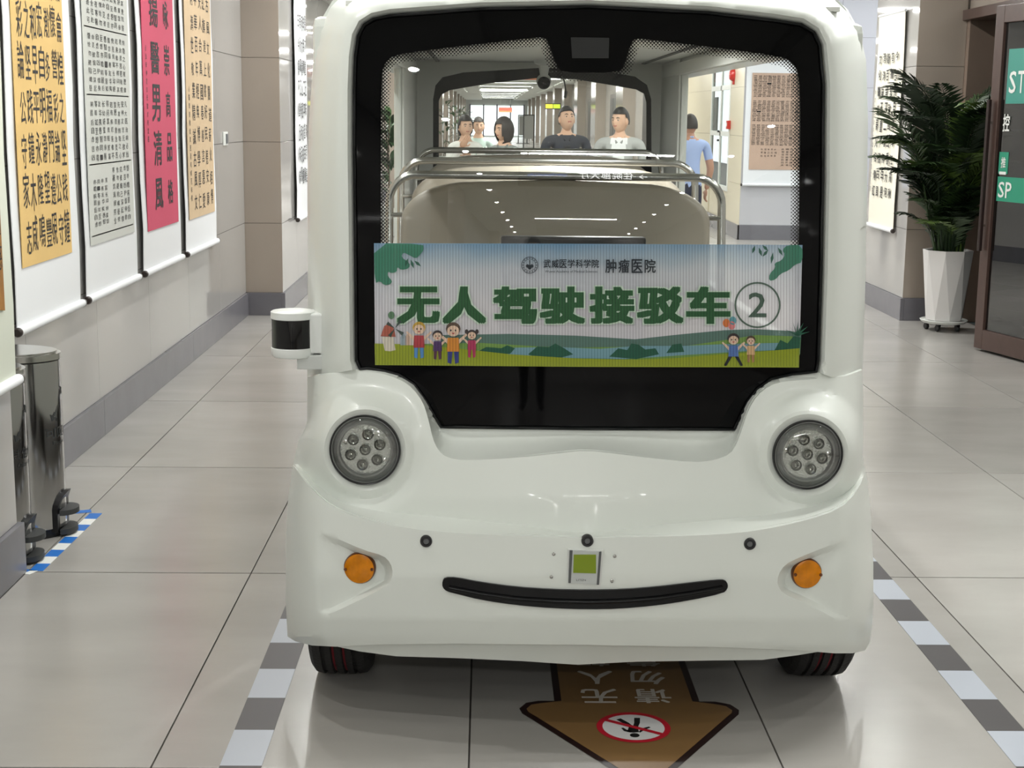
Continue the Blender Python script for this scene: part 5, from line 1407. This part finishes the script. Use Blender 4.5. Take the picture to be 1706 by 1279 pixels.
def person(label, loc, rz, h, cols, hairstyle='short', haircol=(30, 26, 24), arms='down', turn=0, nod=0, female=False, inner=None, sleeve='long', group=None, step=0):
    root = thing('person', (0, 0, 0), label, 'person', group)
    sh = .16 if female else .20; ch = .92 if female else 1.0
    Ls, Rs = Vector((sh, 0, 1.40)), Vector((-sh, 0, 1.40))
    A = {'down': ((.235, .03, 1.12), (.245, -.05, .87)), 'chest': ((.225, .0, 1.14), (.07, -.23, 1.24)), 'pray': ((.22, -.03, 1.16), (.035, -.20, 1.30)), 'phone': ((.22, .0, 1.14), (.085, -.25, 1.20)), 'up': ((.24, -.12, 1.20), (.07, -.26, 1.42)), 'mouth': ((.215, -.08, 1.18), (.05, -.17, 1.40))}
    la, ra = (A[arms] if isinstance(arms, str) else A[arms[0]]), (A[arms] if isinstance(arms, str) else A[arms[1]])
    k = sh/.185*1.02
    el, wl_ = Vector((la[0][0]*k, *la[0][1:])), Vector((la[1][0], *la[1][1:])); er, wr_ = Vector((-ra[0][0]*k, *ra[0][1:])), Vector((-ra[1][0], *ra[1][1:]))
    hp = .085
    J = {'pelvis': (Vector((0, 0, .93)), .145*ch, .105), 'waist': (Vector((0, 0, 1.08)), .13*ch, .098), 'chest': (Vector((0, .0, 1.27)), .155*ch, .11), 'top': (Vector((0, .005, 1.40)), .115, .08), 'neck': (Vector((0, .005, 1.475)), .052, .052), 'hb': (Vector((0, -.005, 1.56)), .05, .055),
         'ls': (Ls, .062*ch, .062*ch), 'le': (el, .046, .046), 'lw': (wl_, .03, .03), 'rs': (Rs, .062*ch, .062*ch), 're': (er, .046, .046), 'rw': (wr_, .03, .03),
         'lh': (Vector((hp, 0, .86)), .09, .095), 'lk': (Vector((hp+.01, -.02-step*.12, .48)), .06, .062), 'la': (Vector((hp+.01, .03-step*.25, .09)), .042, .045), 'lt': (Vector((hp+.03, -.12-step*.25, .04)), .04, .032),
         'rh': (Vector((-hp, 0, .86)), .09, .095), 'rk': (Vector((-hp-.01, -.02+step*.02, .48)), .06, .062), 'ra': (Vector((-hp-.01, .03+step*.22, .09)), .042, .045), 'rt': (Vector((-hp-.03, -.12+step*.22, .04)), .04, .032)}
    E = [('pelvis', 'waist'), ('waist', 'chest'), ('chest', 'top'), ('top', 'neck'), ('neck', 'hb'), ('top', 'ls'), ('ls', 'le'), ('le', 'lw'), ('top', 'rs'), ('rs', 're'), ('re', 'rw'),
         ('pelvis', 'lh'), ('lh', 'lk'), ('lk', 'la'), ('la', 'lt'), ('pelvis', 'rh'), ('rh', 'rk'), ('rk', 'ra'), ('ra', 'rt')]
    V, Fc = skin_body(J, E, 3 if inner else 2)
    MS = [mat('skin %s' % (cols.get('skin', (222, 180, 152)),), srgb(*cols.get('skin', (222, 180, 152))), .5), mat('cloth %s' % (cols['top'],), srgb(*cols['top']), .8), mat('cloth %s' % (cols['bottom'],), srgb(*cols['bottom']), .8), mat('shoe black', srgb(30, 28, 28), .5),
          mat('feature dark', srgb(28, 22, 20), .4), mat('lip', srgb(176, 92, 86), .5), mat('eye white', srgb(226, 222, 216), .3), mat('cloth %s' % (inner or cols['top'],), srgb(*(inner or cols['top'])), .8)]
    A_ = np.array(V); mi = []
    def dseg(p, a, b): d = b-a; t = max(0, min(1, (p-a).dot(d)/d.length_squared)); return (p-a-d*t).length
    for f in Fc:
        p = Vector(A_[list(f)].mean(0))
        arm = min(dseg(p, Ls, el), dseg(p, Rs, er)); fore = min(dseg(p, el, wl_), dseg(p, er, wr_))
        body = abs(p.x) < .15 and p.y > -.13
        if p.z > 1.455 and abs(p.x) < .1: m = 0
        elif fore < .055 and not (body and fore > .05): m = 0 if (sleeve == 'short' or min((p-wl_).length, (p-wr_).length) < .035) else 1
        elif arm < .08: m = 1 if (sleeve == 'long' or min((p-el).length, (p-er).length) > .11) else 0
        elif p.z < .085: m = 3
        elif p.z < .93: m = 2
        else: m = 7 if (inner and p.y < -.02 and abs(p.x) < .02+.2*max(0, p.z-1.10)) else 1
        mi.append(m)
    body = MB().add(V, Fc)
    hm, ears, feat, M = head_mesh((0, -.02, 1.615), turn, nod, female)
    for part, m in ((hm, 0), (ears, 0), (feat['dark'], 4), (feat['lip'], 5), (feat['white'], 6)):
        body.add(part.V, part.F); mi += [m]*len(part.F)
    hb = MB()
    for w_, e_, s in ((wl_, el, 1), (wr_, er, -1)):
        dirn = (w_-e_).normalized(); hand(hb, w_, dirn, Vector((-s, 0, 0)) if dirn.z > -.6 else Vector((0, -1, 0)), s, .5)
    body.add(hb.V, hb.F); mi += [0]*len(hb.F)
    b = mk('body', body.V, body.F, MS, root, 60, mi=mi)
    hr = hair_mesh(M, hairstyle).build('hair', mat('hair %s' % (haircol,), srgb(*haircol), .55), root, 60)
    if inner or cols.get('collar'):
        cm = mat('collar %s' % (cols.get('collar', cols['top']),), srgb(*cols.get('collar', cols['top'])), .8)
        mb = MB(); mb.tube([(.02, -.085, 1.40), (.05, -.05, 1.455), (.06, .01, 1.475), (0, .065, 1.485), (-.06, .01, 1.475), (-.05, -.05, 1.455), (-.02, -.085, 1.40)], .013, 8); mb.build('collar', cm, root, 60)
    root.scale = (h/1.733,)*3; root.location = loc; root.rotation_euler = (0, 0, rz)
    ORG[root.name] = Vector(loc)
    return root


person('woman in a white top, hands raised to her mouth, behind the shuttle', (-.22, 15.6, 0), .05, 1.62, {'top': (238, 238, 232), 'bottom': (60, 62, 70)}, 'bun', (34, 28, 26), ('pray', 'mouth'), .25, 0, True)
person('woman in a grey shirt with a dark bob, turned to one side', (.175, 14.6, 0), -.35, 1.60, {'top': (146, 152, 148), 'bottom': (70, 72, 80), 'collar': (120, 126, 122)}, 'bob', (44, 36, 34), 'down', -.55, .05, True)
dm = person('man in a dark jacket looking down at a phone', (.80, 14.9, 0), .1, 1.72, {'top': (52, 54, 64), 'bottom': (44, 46, 54), 'collar': (40, 42, 50)}, 'short', (34, 30, 30), 'phone', .15, -.25)
person('man in an open grey jacket over a white T-shirt', (1.29, 14.35, 0), -.2, 1.71, {'top': (176, 178, 176), 'bottom': (60, 62, 70), 'collar': (150, 152, 150)}, 'short', (30, 26, 26), 'down', -.45, 0, False, (236, 238, 238))
person('man in a pale blue shirt walking away, seen from behind by the window', (2.28, 16.6, 0), math.pi+.25, 1.66, {'top': (172, 192, 232), 'bottom': (44, 48, 66), 'skin': (196, 150, 124), 'collar': (168, 188, 230)}, 'short', (60, 56, 52), 'down', 0, 0, False, None, 'short', None, .5)
person('person in a pale green shirt half hidden behind the woman in white', (-.105, 19.5, 0), .1, 1.60, {'top': (196, 214, 204), 'bottom': (70, 76, 80)}, 'short', (40, 34, 32), 'down', 0, 0, True)
ph = thing('mobile_phone', (.80, 14.64, 1.22), 'dark phone held by the man in the dark jacket', 'phone')
MB().box(.765, .835, 14.645, 14.653, 1.20, 1.345, .003).build('case', M_BLACK, ph); MB().box(.769, .831, 14.6531, 14.6536, 1.205, 1.34).build('screen', mat('phone screen', srgb(60, 66, 80), .1), ph)
# the photographer, seen only as a reflection in the windscreen
person('photographer in dark clothes mirrored in the windscreen', (-.02, -.56, 0), math.pi, 1.70, {'top': (40, 40, 44), 'bottom': (28, 28, 32)}, 'short', (26, 24, 24), 'up')
